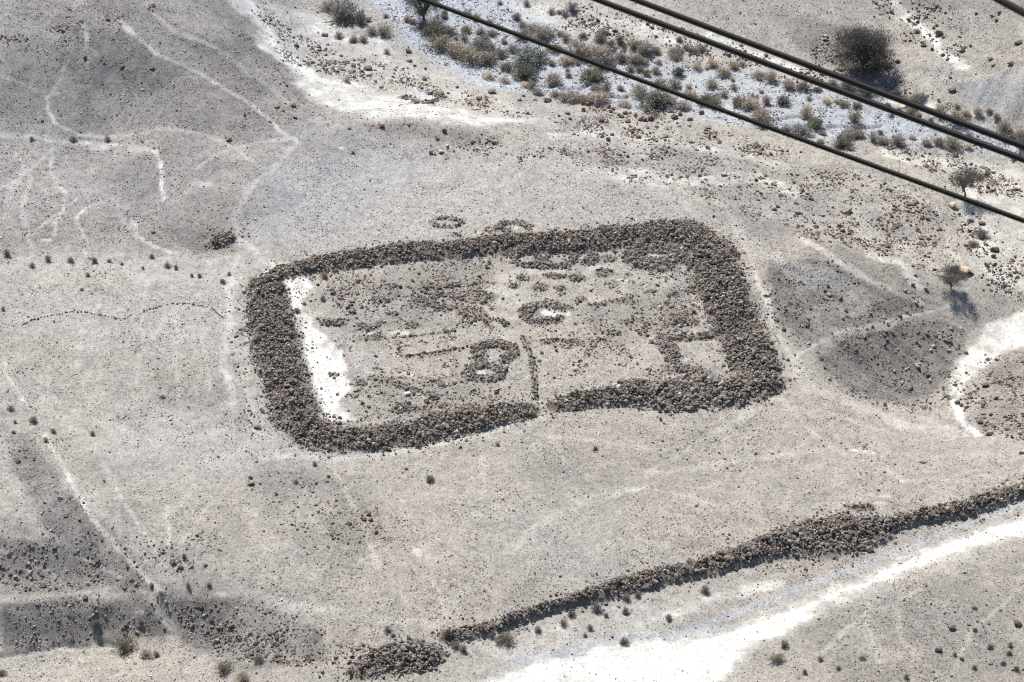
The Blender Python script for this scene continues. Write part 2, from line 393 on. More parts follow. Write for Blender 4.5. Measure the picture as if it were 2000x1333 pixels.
PATHS = [
 (5,.85,[(92,185),(92,210),(110,240),(150,260),(205,268)]),(4,.45,[(130,120),(120,155),(95,185),(130,180)]),
 (6,.6,[(235,38),(262,72),(300,100),(340,122),(390,140),(440,175),(490,205),(530,235),(555,262),(580,280)]),
 (9,.4,[(580,280),(550,310),(520,340),(490,365),(470,400),(458,430),(470,455)]),(5,.85,[(285,290),(305,300),(314,330),(316,392)]),
 (6,.45,[(165,50),(172,90),(190,108)]),(4,.5,[(55,470),(90,430),(150,385)]),(4,.55,[(195,393),(165,405),(148,425),(152,445),(172,472)]),
 (5,.5,[(105,290),(103,335),(125,380),(122,410),(105,430),(108,460)]),(4,.45,[(0,372),(60,332),(110,290)]),
 (6,.65,[(258,435),(265,462),(300,480),(335,495)]),(9,.55,[(462,500),(450,560),(447,600),(440,680),(438,720),(450,760),(456,800)]),
 (5,.4,[(290,545),(275,590),(272,640),(280,680),(270,730),(266,750)]),(6,.5,[(0,690),(20,740),(42,785)]),
 (12,.34,[(870,1215),(900,1165),(960,1110),(1010,1060),(1080,1010),(1180,960),(1260,930),(1370,860),(1480,800)]),
 (6,.45,[(835,1085),(845,1130),(865,1180),(870,1210)]),(5,.35,[(890,1030),(850,1060),(815,1085)]),
 (7,.8,[(1470,520),(1500,590),(1515,640),(1530,675),(1545,705),(1560,690),(1600,665),(1660,645),(1740,625),(1800,612),(1850,598)]),
 (12,.35,[(1060,292),(1130,320),(1220,345),(1330,372),(1400,395),(1440,430),(1470,500)]),(16,.45,[(1545,705),(1580,760),(1650,780),(1760,830),(1880,850)]),
 (7,.6,[(90,850),(120,910),(150,960),(190,1030),(230,1070),(270,1110),(318,1158)]),(5,.5,[(60,1055),(110,1075),(170,1095),(240,1128)]),
 (5,.5,[(0,1075),(60,1100),(105,1122)]),(5,.5,[(328,990),(328,1065)]),(6,.35,[(225,930),(228,1030)]),(7,.6,[(295,1168),(310,1200),(335,1228)]),
 (18,.4,[(470,1150),(520,1170),(600,1190),(700,1200),(780,1215),(860,1225)]),(10,.5,[(540,888),(640,898),(740,890),(860,866),(1000,832)]),
 (8,.45,[(1640,330),(1760,370),(1820,400),(1850,450),(1860,500)]),(10,.5,[(1560,460),(1650,520),(1720,560),(1800,590)]),
 (6,.4,[(1100,1000),(1250,950),(1350,970),(1500,1020)]),(10,.35,[(1700,1160),(1690,1230),(1720,1290)]),(7,.3,[(1750,1180),(1760,1250),(1830,1320)]),
 (14,.55,[(470,470),(530,520),(500,560)]),(8,.3,[(330,700),(350,660),(390,620)]),(6,.3,[(600,1000),(660,1060),(740,1120)]),
 (6,.3,[(590,960),(580,1020)]),(10,.35,[(60,300),(20,380),(0,430)]),(9,.5,[(0,262),(120,275),(240,285),(300,296)]),
]
PATHS += [(7,.42,[(300,30),(340,60),(420,90),(500,150),(560,200)]),(6,.4,[(0,150),(60,170),(92,190)]),(6,.42,[(30,300),(60,350),(40,420),(60,480)]),(6,.42,[(205,268),(260,262),(330,250),(400,262),(470,300),(520,330)]),
 (6,.4,[(380,330),(420,300),(500,280),(580,268)]),(6,.38,[(232,400),(240,440),(270,470)]),(7,.4,[(40,560),(120,540),(230,520),(330,520),(450,500)]),(6,.36,[(340,560),(345,640),(340,720),(350,800)]),
 (6,.36,[(390,620),(400,700),(410,760)]),(6,.36,[(200,580),(160,650),(150,720),(180,800)]),(6,.38,[(100,700),(90,770),(60,840)]),(6,.36,[(420,560),(330,610),(280,680)]),(8,.4,[(480,760),(500,840),(560,900)]),
 (7,.36,[(350,860),(380,950),(330,1010)]),(6,.36,[(450,900),(420,980),(350,1060)]),(7,.4,[(180,850),(210,930),(260,1010),(310,1090)]),(7,.36,[(640,900),(700,1000),(740,1100),(800,1180)]),(7,.34,[(930,860),(950,950),(900,1040)]),
 (8,.36,[(1000,840),(1150,860),(1300,880),(1400,850)]),(7,.34,[(1180,960),(1100,900),(1060,820)]),(8,.36,[(1530,780),(1600,860),(1750,930),(1900,980)]),(7,.34,[(1480,800),(1600,800),(1750,850)]),(9,.36,[(1260,930),(1450,900),(1600,880)]),
 (7,.4,[(1850,600),(1900,560),(1960,520)]),(7,.38,[(1640,770),(1760,800),(1860,840)]),(7,.4,[(1590,1290),(1680,1210),(1800,1150)]),(7,.36,[(1850,1330),(1900,1230),(2000,1150)])]
for w, s_, p in PATHS:
    add_line(DUST, p, w * 1.5, min(s_, .62) * .85, .5)
# pale bodies of sand and chalk
add_poly(DUST, [(545,540),(600,538),(618,560),(590,590),(612,640),(652,665),(675,690),(668,720),(690,750),(668,785),(690,820),(660,835),(630,800),(610,730),(590,650),(566,580)], .85, 8)
add_line(DUST, [(620,690),(635,740),(655,775)], 30, .9, 1)
add_poly(DUST, [(600,150),(690,150),(760,180),(840,205),(960,228),(1060,235),(950,248),(850,236),(700,228),(620,200),(570,160)], .66, 14)
add_line(DUST, [(450,-5),(505,30),(530,85),(590,130),(620,185)], 34, .7, 1)
add_line(DUST, [(600,30),(660,75),(730,85),(780,120)], 30, .5, 1)
add_line(DUST, [(1020,20),(1120,40),(1250,60),(1380,95)], 50, .55, 1)
add_line(DUST, [(1390,70),(1480,110),(1560,140)], 26, .75, 1)
add_line(DUST, [(1690,175),(1760,195),(1830,215),(1900,232)], 30, .85, 1)
add_line(DUST, [(1730,0),(1770,35),(1815,70),(1845,110),(1885,130)], 22, .75, 1)
add_line(DUST, [(1890,320),(1880,360),(1900,420),(1920,450),(1945,540),(2000,560)], 30, .6, 1)
add_line(DUST, [(1200,340),(1330,350),(1480,345),(1560,380)], 34, .5, 1)
add_line(DUST, [(1080,262),(1250,262),(1420,300),(1560,330)], 24, .45, 1)
add_line(DUST, [(1730,300),(1830,320),(1950,350)], 34, .5, 1)
add_poly(DUST, [(2030,598),(1930,630),(1885,690),(1850,750),(1868,790),(1895,735),(1950,692),(2030,672)], .8, 10)
add_line(DUST, [(1862,785),(1885,830),(1910,850)], 14, .75)
add_line(DUST, [(1700,500),(1760,520),(1800,560)], 22, .5, 1)
add_poly(DUST, [(0,480),(250,490),(520,500),(470,560),(250,560),(0,540)], .34, 25)
add_poly(DUST, [(60,790),(540,840),(560,900),(450,940),(200,900)], .3, 40)
# the bright dirt track
add_poly(DUST, [(2040,985),(1900,1035),(1780,1085),(1690,1115),(1560,1165),(1420,1218),(1250,1262),(1080,1300),(960,1345),(1300,1345),(1450,1285),(1560,1225),(1660,1175),(1780,1120),(1900,1080),(2040,1040)], .72, 26)
add_poly(DUST, [(2040,992),(1900,1046),(1780,1095),(1690,1128),(1560,1180),(1420,1232),(1300,1268),(1180,1330),(1100,1350),(1420,1350),(1330,1300),(1440,1262),(1550,1210),(1650,1160),(1780,1114),(1900,1072),(2040,1034)], 1.15, 16)
add_poly(DUST, [(880,1350),(1000,1305),(1180,1262),(1400,1240),(1470,1275),(1400,1350)], .95, 26)
add_poly(DUST, [(1560,1190),(1420,1238),(1250,1275),(1100,1330),(1350,1345),(1450,1270),(1600,1205)], 1.15, 18)
add_line(DUST, [(1250,1225),(1400,1170),(1520,1140)], 30, .55, 1)
add_poly(DUST, [(900,1250),(1300,1160),(1450,1150),(1300,1240),(1000,1300)], .35, 25)
add_line(BLUE, [(1330,1240),(1560,1150),(1800,1060),(2020,975)], 16, .6)
add_line(BLUE, [(1000,1290),(1200,1255),(1400,1230)], 24, .5, 1)
for a in [(1680,880,18,6),(1727,970,15,4),(1718,985,15,5),(1765,940,12,4),(1235,955,20,5),(998,446,15,4),(1337,704,12,5),(1275,502,13,6),(1078,612,24,9),(1108,610,9,9),
          (940,728,13,5),(948,700,14,5),(1215,549,16,5),(1345,648,26,6),(795,733,20,6),(795,768,10,3),(725,655,16,6),(670,290,8,3),(815,1078,10,10),(300,1158,30,8),(275,1195,12,5),
          (430,1160,14,5),(1700,885,10,3),(90,470,18,4),(270,292,28,9),(190,290,22,5),(395,360,26,5),(835,775,20,6),(960,620,60,12),(990,580,60,24),(1000,545,40,12),(1160,528,30,10),
          (1050,530,60,8),(1240,488,30,10),(1110,490,60,10),(780,650,20,6),(1000,655,30,10),(905,498,60,4),(1075,490,70,5),(560,515,30,4)]:
    add_spot(DUST, *a[:4], .62 if a[2] < 25 else .38)
add_poly(DUST, [(1000,-10),(1250,-10),(1400,60),(1650,140),(1820,215),(1600,185),(1350,120),(1100,80)], .36, 24)
add_poly(DUST, [(1060,240),(1400,270),(1700,330),(2010,420),(2010,580),(1850,560),(1500,430),(1250,330)], .26, 30)
add_poly(DUST, [(1860,300),(2010,330),(2010,560),(1900,540),(1860,420)], .45, 24)
add_poly(DUST, [(470,-10),(660,40),(800,110),(1000,190),(1060,240),(850,230),(640,180),(540,100)], .38, 20)
# bluish silt and wash gravel
add_poly(BLUE, [(690,-20),(770,-10),(990,-10),(1150,85),(1300,120),(1450,135),(1650,190),(1800,235),(2030,262),(2030,318),(1850,290),(1650,275),(1450,245),(1250,212),(1050,186),(930,170),(850,125),(790,90),(750,40)], .85, 14)
add_line(BLUE, [(760,0),(800,60),(850,105),(930,155),(1050,180)], 20, 1.0)
add_poly(BLUE, [(520,330),(800,290),(1080,290),(1330,380),(1400,430),(1000,440),(650,480),(470,470)], .24, 40)
add_poly(BLUE, [(640,670),(760,690),(780,720),(700,740),(690,700)], .2, 14)
add_poly(BLUE, [(0,560),(480,580),(480,700),(200,680),(0,640)], .16, 40)
add_poly(BLUE, [(1440,440),(1500,500),(1620,520),(1700,580),(1560,560)], .35, 20)
add_poly(BLUE, [(1880,160),(2000,140),(2010,230),(1900,220)], .4, 15)
add_spot(BLUE, 825, 188, 28, 9, .6)
# dark stone cover; on slopes it also paints in shade the relief lacks
GPOLY = [
 (.8,45,[(0,80),(160,48),(260,60),(370,135),(470,190),(545,235),(460,262),(250,262),(120,258),(0,250)]),
 (.6,50,[(0,-20),(440,-20),(480,60),(560,190),(500,200),(400,120),(250,40),(0,80)]),
 (.6,14,[(420,-5),(480,20),(520,90),(590,160),(620,210),(540,190),(460,90)]),
 (.5,30,[(120,290),(260,300),(340,330),(420,400),(300,400),(150,390)]),(.45,40,[(340,280),(560,290),(620,250),(700,250),(680,330),(480,400),(330,380)]),
 (.6,14,[(690,240),(800,238),(940,252),(1050,290),(930,285),(760,262)]),(.5,16,[(290,450),(400,430),(470,450),(450,490),(360,490)]),
 (.75,14,[(0,835),(60,850),(120,940),(200,1030),(280,1100),(300,1150),(180,1100),(80,1020),(30,930)]),(.45,30,[(140,900),(200,880),(260,950),(330,1080),(260,1060)]),
 (.9,8,[(0,1055),(110,1062),(200,1090),(300,1150),(150,1160),(0,1165)]),(.85,10,[(0,1185),(120,1165),(300,1180),(340,1240),(180,1250),(0,1270)]),
 (.7,12,[(330,1165),(480,1172),(620,1228),(640,1290),(480,1310),(360,1260)]),(.45,20,[(300,1020),(450,990),(500,1060),(400,1100),(320,1090)]),
 (.72,16,[(1500,520),(1580,500),(1700,550),(1845,590),(1700,628),(1560,668),(1510,600)]),(.75,14,[(1580,690),(1700,645),(1830,615),(1890,640),(1870,720),(1800,790),(1700,790),(1620,740)]),
 (.4,30,[(480,900),(700,930),(780,1060),(650,1120),(520,1020)]),(.3,30,[(1000,880),(1250,880),(1400,830),(1350,960),(1100,1000)]),
 (.4,20,[(280,720),(440,740),(430,810),(300,800)]),(.5,20,[(1300,360),(1500,420),(1780,520),(1850,590),(1700,540),(1500,480),(1380,400)]),
 (.55,20,[(1060,300),(1300,280),(1700,330),(1880,400),(1850,480),(1600,440),(1350,370)]),(.5,20,[(1500,20),(1700,60),(1760,140),(1640,150),(1560,100)]),
 (.4,30,[(1800,0),(2000,-10),(2000,160),(1900,120)]),(.6,12,[(1860,170),(1960,150),(2010,190),(2010,240),(1900,200)]),(.45,14,[(1920,720),(2010,690),(2010,860),(1900,840)]),
 (.35,20,[(640,560),(800,520),(1000,500),(940,560),(880,640),(680,650)]),(.3,20,[(1130,600),(1350,560),(1340,640),(1150,700)]),(.3,20,[(690,740),(900,730),(1020,770),(860,810),(700,820)]),
 (.35,30,[(1550,1230),(1750,1160),(2010,1080),(2010,1340),(1650,1340)]),
]
for s_, soft, p in GPOLY:
    add_poly(GRAV_SHADE, p, s_, soft)
add_poly(GRAV_SHADE, [(-60,-60),(470,-60),(640,230),(600,420),(300,500),(-60,500)], .38, 60)
# rubble fields (larger stones)
RPOLY = [
 (.9,12,[(490,10),(640,90),(760,125),(860,175),(1000,205),(1060,235),(930,215),(800,170),(640,140),(560,120)]),
 (1.,10,[(1060,235),(1180,205),(1300,225),(1430,265),(1560,300),(1480,310),(1300,280),(1120,258)]),
 (.9,12,[(1110,0),(1350,60),(1560,130),(1660,150),(1600,175),(1400,120),(1200,80),(1100,50)]),
 (.7,16,[(1060,295),(1250,268),(1450,310),(1700,350),(1900,420),(2010,520),(2010,600),(1850,540),(1600,470),(1420,400),(1200,340)]),
 (.8,12,[(1560,110),(1640,60),(1740,140),(1880,215),(1800,200),(1650,150)]),(.5,16,[(1700,0),(1860,20),(1900,130),(1780,90)]),
 (.9,10,[(1700,280),(1850,300),(1960,340),(2010,400),(1900,370),(1760,320)]),
 (.9,10,[(330,1180),(470,1175),(560,1205),(640,1240),(600,1300),(430,1290)]),(.6,12,[(1860,740),(1960,690),(2010,700),(2010,870),(1920,850)]),
 (.4,14,[(720,238),(960,262),(1100,320),(1000,330)]),(.35,14,[(470,560),(490,640),(480,720),(520,840),(490,860),(450,700)]),(.35,12,[(640,560),(800,520),(1000,500),(940,560),(880,640),(680,650)]),
 (.45,12,[(1130,620),(1350,580),(1330,660),(1150,700)]),(.5,10,[(690,740),(900,730),(1020,770),(860,810),(700,820)]),(.5,12,[(1500,570),(1540,640),(1580,740),(1560,750)]),
 (.3,12,[(0,850),(200,1010),(300,1150),(100,1050)]),(.5,10,[(0,1065),(260,1140),(100,1155)]),(.4,10,[(580,1250),(720,1260),(700,1340),(600,1330)]),(.3,10,[(240,1060),(420,1030),(460,1120),(330,1120)]),
 (.25,12,[(480,930),(650,930),(760,1050),(600,1080)]),
]
RPOLY += [(.5,10,[(0,1188),(150,1172),(330,1168),(345,1238),(180,1248),(0,1262)]),(.45,10,[(0,1062),(130,1068),(290,1150),(0,1158)]),(.3,14,[(1580,690),(1800,620),(1880,640),(1880,740),(1800,830),(1640,770)]),(.25,14,[(1500,520),(1620,510),(1840,590),(1700,640),(1560,680)]),(.9,5,[(0,72),(60,68),(130,46),(200,34),(260,28),(258,36),(200,44),(130,56),(60,80),(0,86)]),(.9,4,[(262,22),(310,10),(312,16),(265,28)]),(.5,8,[(480,60),(540,140),(590,200),(560,210),(500,120),(460,60)])]
for s_, soft, p in RPOLY:
    add_poly(RUB, p, s_, soft)
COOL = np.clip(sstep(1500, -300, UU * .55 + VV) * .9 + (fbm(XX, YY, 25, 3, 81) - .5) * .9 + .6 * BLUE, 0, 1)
GRAV_SHADE = np.clip(GRAV_SHADE * (.45 + 1.15 * sstep(.3, .68, fbm(XX, YY, 6, 5, 83, .6))), 0, 1)
GRAV_SHADE = np.maximum(GRAV_SHADE, ROCKY * .9)
DUST = np.clip(DUST * (1 - .85 * ROCKY), 0, 1.15)
GRAV_SHADE = np.clip(GRAV_SHADE, 0, 1) * (1 - .8 * np.clip(DUST, 0, 1))

# ------------------------------------------------------------------ materials
def new_mat(name):
    m = bpy.data.materials.new(name); m.use_nodes = True
    nt = m.node_tree; nt.nodes.clear()
    out = nt.nodes.new('ShaderNodeOutputMaterial'); b = nt.nodes.new('ShaderNodeBsdfPrincipled')
    b.inputs['Specular IOR Level'].default_value = .065
    b.inputs['Roughness'].default_value = .95
    nt.links.new(b.outputs[0], out.inputs[0])
    return m, nt, b
def N(nt, t, **kw):
    nd = nt.nodes.new(t)
    for k, v in kw.items():
        setattr(nd, k, v)
    return nd
def mixc(nt, fac, a, b, mode='MIX'):
    nd = N(nt, 'ShaderNodeMix', data_type='RGBA', blend_type=mode)
    for sock, val in ((nd.inputs[0], fac), (nd.inputs[6], a), (nd.inputs[7], b)):
        if hasattr(val, 'is_linked'): nt.links.new(val, sock)
        elif isinstance(val, tuple): sock.default_value = (*val, 1)
        else: sock.default_value = val
    return nd.outputs[2]
def mth(nt, op, a, b=None, c=None, clamp=False):
    nd = N(nt, 'ShaderNodeMath', operation=op, use_clamp=clamp)
    for sock, val in zip(nd.inputs, (a, b, c)):
        if val is None: continue
        if hasattr(val, 'is_linked'): nt.links.new(val, sock)
        else: sock.default_value = val
    return nd.outputs[0]
def ntex(nt, co, scale, detail=4, rough=.55, dist=0):
    nd = N(nt, 'ShaderNodeTexNoise'); nd.inputs['Scale'].default_value = scale; nd.inputs['Detail'].default_value = detail
    nd.inputs['Roughness'].default_value = rough; nd.inputs['Distortion'].default_value = dist
    nt.links.new(co, nd.inputs['Vector'])
    return nd.outputs[0]
def ramp(nt, fac, stops, interp='LINEAR'):
    nd = N(nt, 'ShaderNodeValToRGB'); nd.color_ramp.interpolation = interp
    el = nd.color_ramp.elements
    while len(el) < len(stops): el.new(.5)
    for e, (p, c) in zip(el, stops):
        e.position = p; e.color = (*c, 1) if len(c) == 3 else c
    nt.links.new(fac, nd.inputs[0])
    return nd.outputs[0]

def ground_material():
    m, nt, b = new_mat('desert_ground')
    co = N(nt, 'ShaderNodeTexCoord').outputs['Object']
    at = lambda nm: N(nt, 'ShaderNodeAttribute', attribute_name=nm).outputs['Fac']
    dust, grav_shade, blue = at('dust'), at('gravel'), at('blue')
    n_big = ntex(nt, co, .05, 5, .6); n_mid = ntex(nt, co, .35, 5, .6); n_fine = ntex(nt, co, 2.6, 4, .65); n_grit = ntex(nt, co, 9, 3, .7)
    soil = mixc(nt, ramp(nt, n_big, [(.35, (0, 0, 0)), (.65, (1, 1, 1))]), (.338, .316, .288), (.315, .306, .297))
    soil = mixc(nt, ramp(nt, n_mid, [(.38, (0, 0, 0)), (.66, (1, 1, 1))]), soil, (.398, .374, .342))
    g = mth(nt, 'MULTIPLY', grav_shade, ramp(nt, n_mid, [(.3, (.45,) * 3), (.6, (1.,) * 3)]))
    soil = mixc(nt, g, soil, mixc(nt, n_fine, (.135, .13, .133), (.225, .212, .205)))  # dark stones, and shade put into the colour of hill and gully slopes
    bl = mth(nt, 'MULTIPLY', blue, ramp(nt, n_mid, [(.3, (.6,) * 3), (.6, (1.,) * 3)]))
    soil = mixc(nt, bl, soil, mixc(nt, n_fine, (.36, .385, .42), (.52, .545, .58)))
    d2 = mth(nt, 'ADD', dust, mth(nt, 'MULTIPLY', mth(nt, 'SUBTRACT', n_mid, .5), 1.3))
    d2 = mth(nt, 'MULTIPLY', d2, mth(nt, 'MULTIPLY', dust, 2.4, clamp=True), clamp=True)
    d2 = mth(nt, 'ADD', d2, mth(nt, 'MULTIPLY', mth(nt, 'SUBTRACT', n_fine, .5), mth(nt, 'MULTIPLY', d2, .8)), clamp=True)
    pale = mixc(nt, ramp(nt, d2, [(.45, (0, 0, 0)), (.82, (1, 1, 1))]), mixc(nt, n_big, (.545, .53, .49), (.525, .525, .51)), (.70, .695, .665))
    soil = mixc(nt, d2, soil, pale)
    soil = mixc(nt, at('rocky'), soil, mixc(nt, n_fine, (.115, .10, .088), (.20, .175, .15)))
    # grit: light and dark grains too small to be separate stones
    vo = N(nt, 'ShaderNodeTexVoronoi'); vo.inputs['Scale'].default_value = 6.5; nt.links.new(co, vo.inputs['Vector'])
    cellv = N(nt, 'ShaderNodeSeparateColor'); nt.links.new(vo.outputs['Color'], cellv.inputs[0])
    grain = ramp(nt, cellv.outputs[0], [(0, (.62, .60, .59)), (.2, (.86, .85, .85)), (.55, (1, 1, 1)), (.85, (1.08, 1.07, 1.05)), (1, (1.3, 1.27, 1.2))])
    calm = mth(nt, 'SUBTRACT', 1.0, mth(nt, 'MULTIPLY', d2, .75))
    soil = mixc(nt, calm, soil, mixc(nt, 1.0, soil, grain, 'MULTIPLY'))
    n_mot = ntex(nt, co, .95, 6, .72)
    soil = mixc(nt, .9, soil, mixc(nt, 1.0, soil, ramp(nt, n_mot, [(.3, (.70, .70, .71)), (.5, (1, 1, 1)), (.72, (1.2, 1.19, 1.17))]), 'MULTIPLY'))
    vs_ = N(nt, 'ShaderNodeTexVoronoi'); vs_.inputs['Scale'].default_value = 2.4; nt.links.new(co, vs_.inputs['Vector'])
    cs_ = N(nt, 'ShaderNodeSeparateColor'); nt.links.new(vs_.outputs['Color'], cs_.inputs[0])
    spot = mth(nt, 'MULTIPLY', mth(nt, 'LESS_THAN', cs_.outputs[0], .34), mth(nt, 'LESS_THAN', vs_.outputs['Distance'], .30))
    soil = mixc(nt, mth(nt, 'MULTIPLY', spot, mth(nt, 'MULTIPLY', calm, .55)), soil, mixc(nt, cs_.outputs[1], (.16, .15, .147), (.24, .22, .205)))
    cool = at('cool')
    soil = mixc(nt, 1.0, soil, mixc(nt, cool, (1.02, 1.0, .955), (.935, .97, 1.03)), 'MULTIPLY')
    grit = ramp(nt, n_grit, [(.3, (.78, .77, .77)), (.5, (1, 1, 1)), (.72, (1.18, 1.17, 1.15))])
    soil = mixc(nt, .8, soil, mixc(nt, 1.0, soil, grit, 'MULTIPLY'))
    nt.links.new(soil, b.inputs['Base Color'])
    bump = N(nt, 'ShaderNodeBump'); bump.inputs['Strength'].default_value = .3; bump.inputs['Distance'].default_value = .10
    hsum = ntex(nt, co, 1.1, 2, .5)
    nt.links.new(hsum, bump.inputs['Height']); nt.links.new(bump.outputs[0], b.inputs['Normal'])
    return m
def stone_material(name, stops, tint=.25):
    m, nt, b = new_mat(name)
    co = N(nt, 'ShaderNodeTexCoord').outputs['Object']
    rnd = N(nt, 'ShaderNodeObjectInfo').outputs['Random']
    c = ramp(nt, rnd, stops)
    nz = ntex(nt, co, 1.6, 4, .65)
    c = mixc(nt, 1.0, c, ramp(nt, nz, [(.3, (.72, .70, .68)), (.5, (1, 1, 1)), (.75, (1.22, 1.18, 1.12))]), 'MULTIPLY')
    nt.links.new(c, b.inputs['Base Color'])
    bump = N(nt, 'ShaderNodeBump'); bump.inputs['Strength'].default_value = .4; bump.inputs['Distance'].default_value = .1
    nt.links.new(ntex(nt, co, 3.5, 4, .7), bump.inputs['Height']); nt.links.new(bump.outputs[0], b.inputs['Normal'])
    return m
M_GROUND = ground_material()
M_WALL = stone_material('wall_stone', [(0, (.11, .097, .09)), (.2, (.195, .17, .15)), (.4, (.295, .255, .215)), (.55, (.21, .195, .185)), (.7, (.36, .31, .26)), (.85, (.235, .19, .165)), (1, (.52, .46, .39))])
M_PEB = stone_material('field_pebble', [(0, (.14, .125, .118)), (.3, (.20, .178, .166)), (.5, (.25, .222, .204)), (.7, (.35, .315, .288)), (.88, (.48, .44, .395)), (1, (.62, .58, .52))])
M_RUB = stone_material('brown_rubble', [(0, (.12, .09, .08)), (.35, (.19, .145, .125)), (.6, (.26, .21, .18)), (.85, (.35, .30, .26)), (1, (.50, .45, .39))])
M_TAN = stone_material('tan_boulder', [(0, (.55, .42, .30)), (1, (.60, .48, .35))])
M_RED = stone_material('reddish_boulder', [(0, (.26, .16, .125)), (1, (.34, .22, .17))])
M_DARK = stone_material('dark_boulder', [(0, (.14, .12, .115)), (.5, (.20, .17, .155)), (1, (.27, .23, .20))])
M_WHITE = stone_material('white_block', [(0, (.68, .65, .60)), (1, (.72, .69, .64))])

# ------------------------------------------------------------------ ground mesh
def grid_mesh(name, xs, ys, z, attrs, mat):
    nx, ny = len(xs), len(ys)
    me = bpy.data.meshes.new(name)
    co = np.empty((nx * ny, 3), np.float32)
    X, Y = np.meshgrid(xs, ys, indexing='ij')
    co[:, 0] = X.ravel(); co[:, 1] = Y.ravel(); co[:, 2] = z.ravel()
    idx = np.arange(nx * ny, dtype=np.int32).reshape(nx, ny)
    q = np.stack([idx[:-1, :-1], idx[1:, :-1], idx[1:, 1:], idx[:-1, 1:]], -1).reshape(-1)
    nf = (nx - 1) * (ny - 1)
    me.vertices.add(nx * ny); me.vertices.foreach_set('co', co.ravel())
    me.loops.add(nf * 4); me.loops.foreach_set('vertex_index', q)
    me.polygons.add(nf); me.polygons.foreach_set('loop_start', np.arange(0, nf * 4, 4, dtype=np.int32))
    me.polygons.foreach_set('use_smooth', np.ones(nf, bool))
    me.update(calc_edges=True)
    for k, a in attrs.items():
        at = me.attributes.new(k, 'FLOAT', 'POINT'); at.data.foreach_set('value', a.astype(np.float32).ravel())
    me.materials.append(mat)
    return me
gme = grid_mesh('ground', GX, GY, Z, {'dust': DUST, 'gravel': GRAV_SHADE, 'blue': BLUE, 'rocky': ROCKY, 'cool': COOL}, M_GROUND)  # the gravel layer also carries the painted slope shade
ground = bpy.data.objects.new('ground', gme); COL.objects.link(ground)
ground['kind'] = 'structure'

def place(u, v):
    z = 0.0
    for _ in range(16):
        x, y = on_plane(u, v, z)
        z = .5 * z + .5 * float(hmap(x, y))
    x, y = on_plane(u, v, z)
    return float(x), float(y), float(hmap(x, y))
def pxm(x, y, z):
    """photo pixels per metre at a point"""
    return FPX / ((y - CAM[1]) * CP - (z - CAM[2]) * SP)

# ------------------------------------------------------------------ stones
def rock_mesh(name, seed, npt=15, flat=.75, blocky=False):
    rnd = random.Random(seed)
    bm = bmesh.new()
    if blocky:
        for sx_ in (-1, 1):
            for sy_ in (-1, 1):
                for sz_ in (-1, 1):
                    bm.verts.new((sx_ * rnd.uniform(.38, .5), sy_ * rnd.uniform(.36, .5), sz_ * rnd.uniform(.36, .48)))
        for _ in range(3):
            bm.verts.new((rnd.uniform(-.52, .52), rnd.uniform(-.52, .52), rnd.choice((-1, 1)) * .5))
    else:
        while len(bm.verts) < npt:
            d = Vector((rnd.gauss(0, 1), rnd.gauss(0, 1), rnd.gauss(0, 1))).normalized()
            r = rnd.uniform(.46, .52)
            bm.verts.new((d.x * r, d.y * r * rnd.uniform(.9, 1.05), d.z * r * flat))
    bmesh.ops.convex_hull(bm, input=bm.verts)
    for v in [v for v in bm.verts if not v.link_faces]:
        bm.verts.remove(v)
    bmesh.ops.recalc_face_normals(bm, faces=bm.faces)
    me = bpy.data.meshes.new(name); bm.to_mesh(me); bm.free()
    return me
def rock_set(name, mat, k, seed, flat=.75, blocky=False, npt=15):
    out = []
    for i in range(k):
        me = rock_mesh(name, seed + i, npt, flat, blocky); me.materials.append(mat); out.append(me)
    return out
WALL_ROCKS = rock_set('wall_stone', M_WALL, 8, 100, .85, npt=19)
PEB_ROCKS = rock_set('pebble', M_PEB, 6, 200, .6, npt=11)
RUB_ROCKS = rock_set('rubble_stone', M_RUB, 8, 300, .7)
PROTO = {}
def proto_collection(key, meshes):
    c = bpy.data.collections.new(key)
    for i, me in enumerate(meshes):
        o = bpy.data.objects.new('%s_%02d' % (key, i), me); c.objects.link(o)
    PROTO[key] = c
    return c
proto_collection('wall_stone_shapes', WALL_ROCKS); proto_collection('pebble_shapes', PEB_ROCKS); proto_collection('rubble_shapes', RUB_ROCKS)
def cloud_nodes(key):
    ng = bpy.data.node_groups.new('stones_on_points_' + key, 'GeometryNodeTree')
    ng.interface.new_socket('Geometry', in_out='INPUT', socket_type='NodeSocketGeometry')
    ng.interface.new_socket('Geometry', in_out='OUTPUT', socket_type='NodeSocketGeometry')
    nd = ng.nodes; gi = nd.new('NodeGroupInput'); go = nd.new('NodeGroupOutput')
    iop = nd.new('GeometryNodeInstanceOnPoints'); ci = nd.new('GeometryNodeCollectionInfo')
    ci.inputs['Collection'].default_value = PROTO[key]; ci.inputs['Separate Children'].default_value = True; ci.inputs['Reset Children'].default_value = True
    def attr(nm, t):
        a = nd.new('GeometryNodeInputNamedAttribute'); a.data_type = t; a.inputs[0].default_value = nm
        return next(s for s in a.outputs if s.enabled and s.name == 'Attribute')
    L = ng.links
    L.new(gi.outputs[0], iop.inputs['Points']); L.new(ci.outputs[0], iop.inputs['Instance'])
    iop.inputs['Pick Instance'].default_value = True
    L.new(attr('pick', 'INT'), iop.inputs['Instance Index'])
    e2r = nd.new('FunctionNodeEulerToRotation'); L.new(attr('rot', 'FLOAT_VECTOR'), e2r.inputs[0]); L.new(e2r.outputs[0], iop.inputs['Rotation'])
    L.new(attr('scl', 'FLOAT_VECTOR'), iop.inputs['Scale'])
    L.new(iop.outputs[0], go.inputs[0])
    return ng
CLOUD = {k: cloud_nodes(k) for k in PROTO}
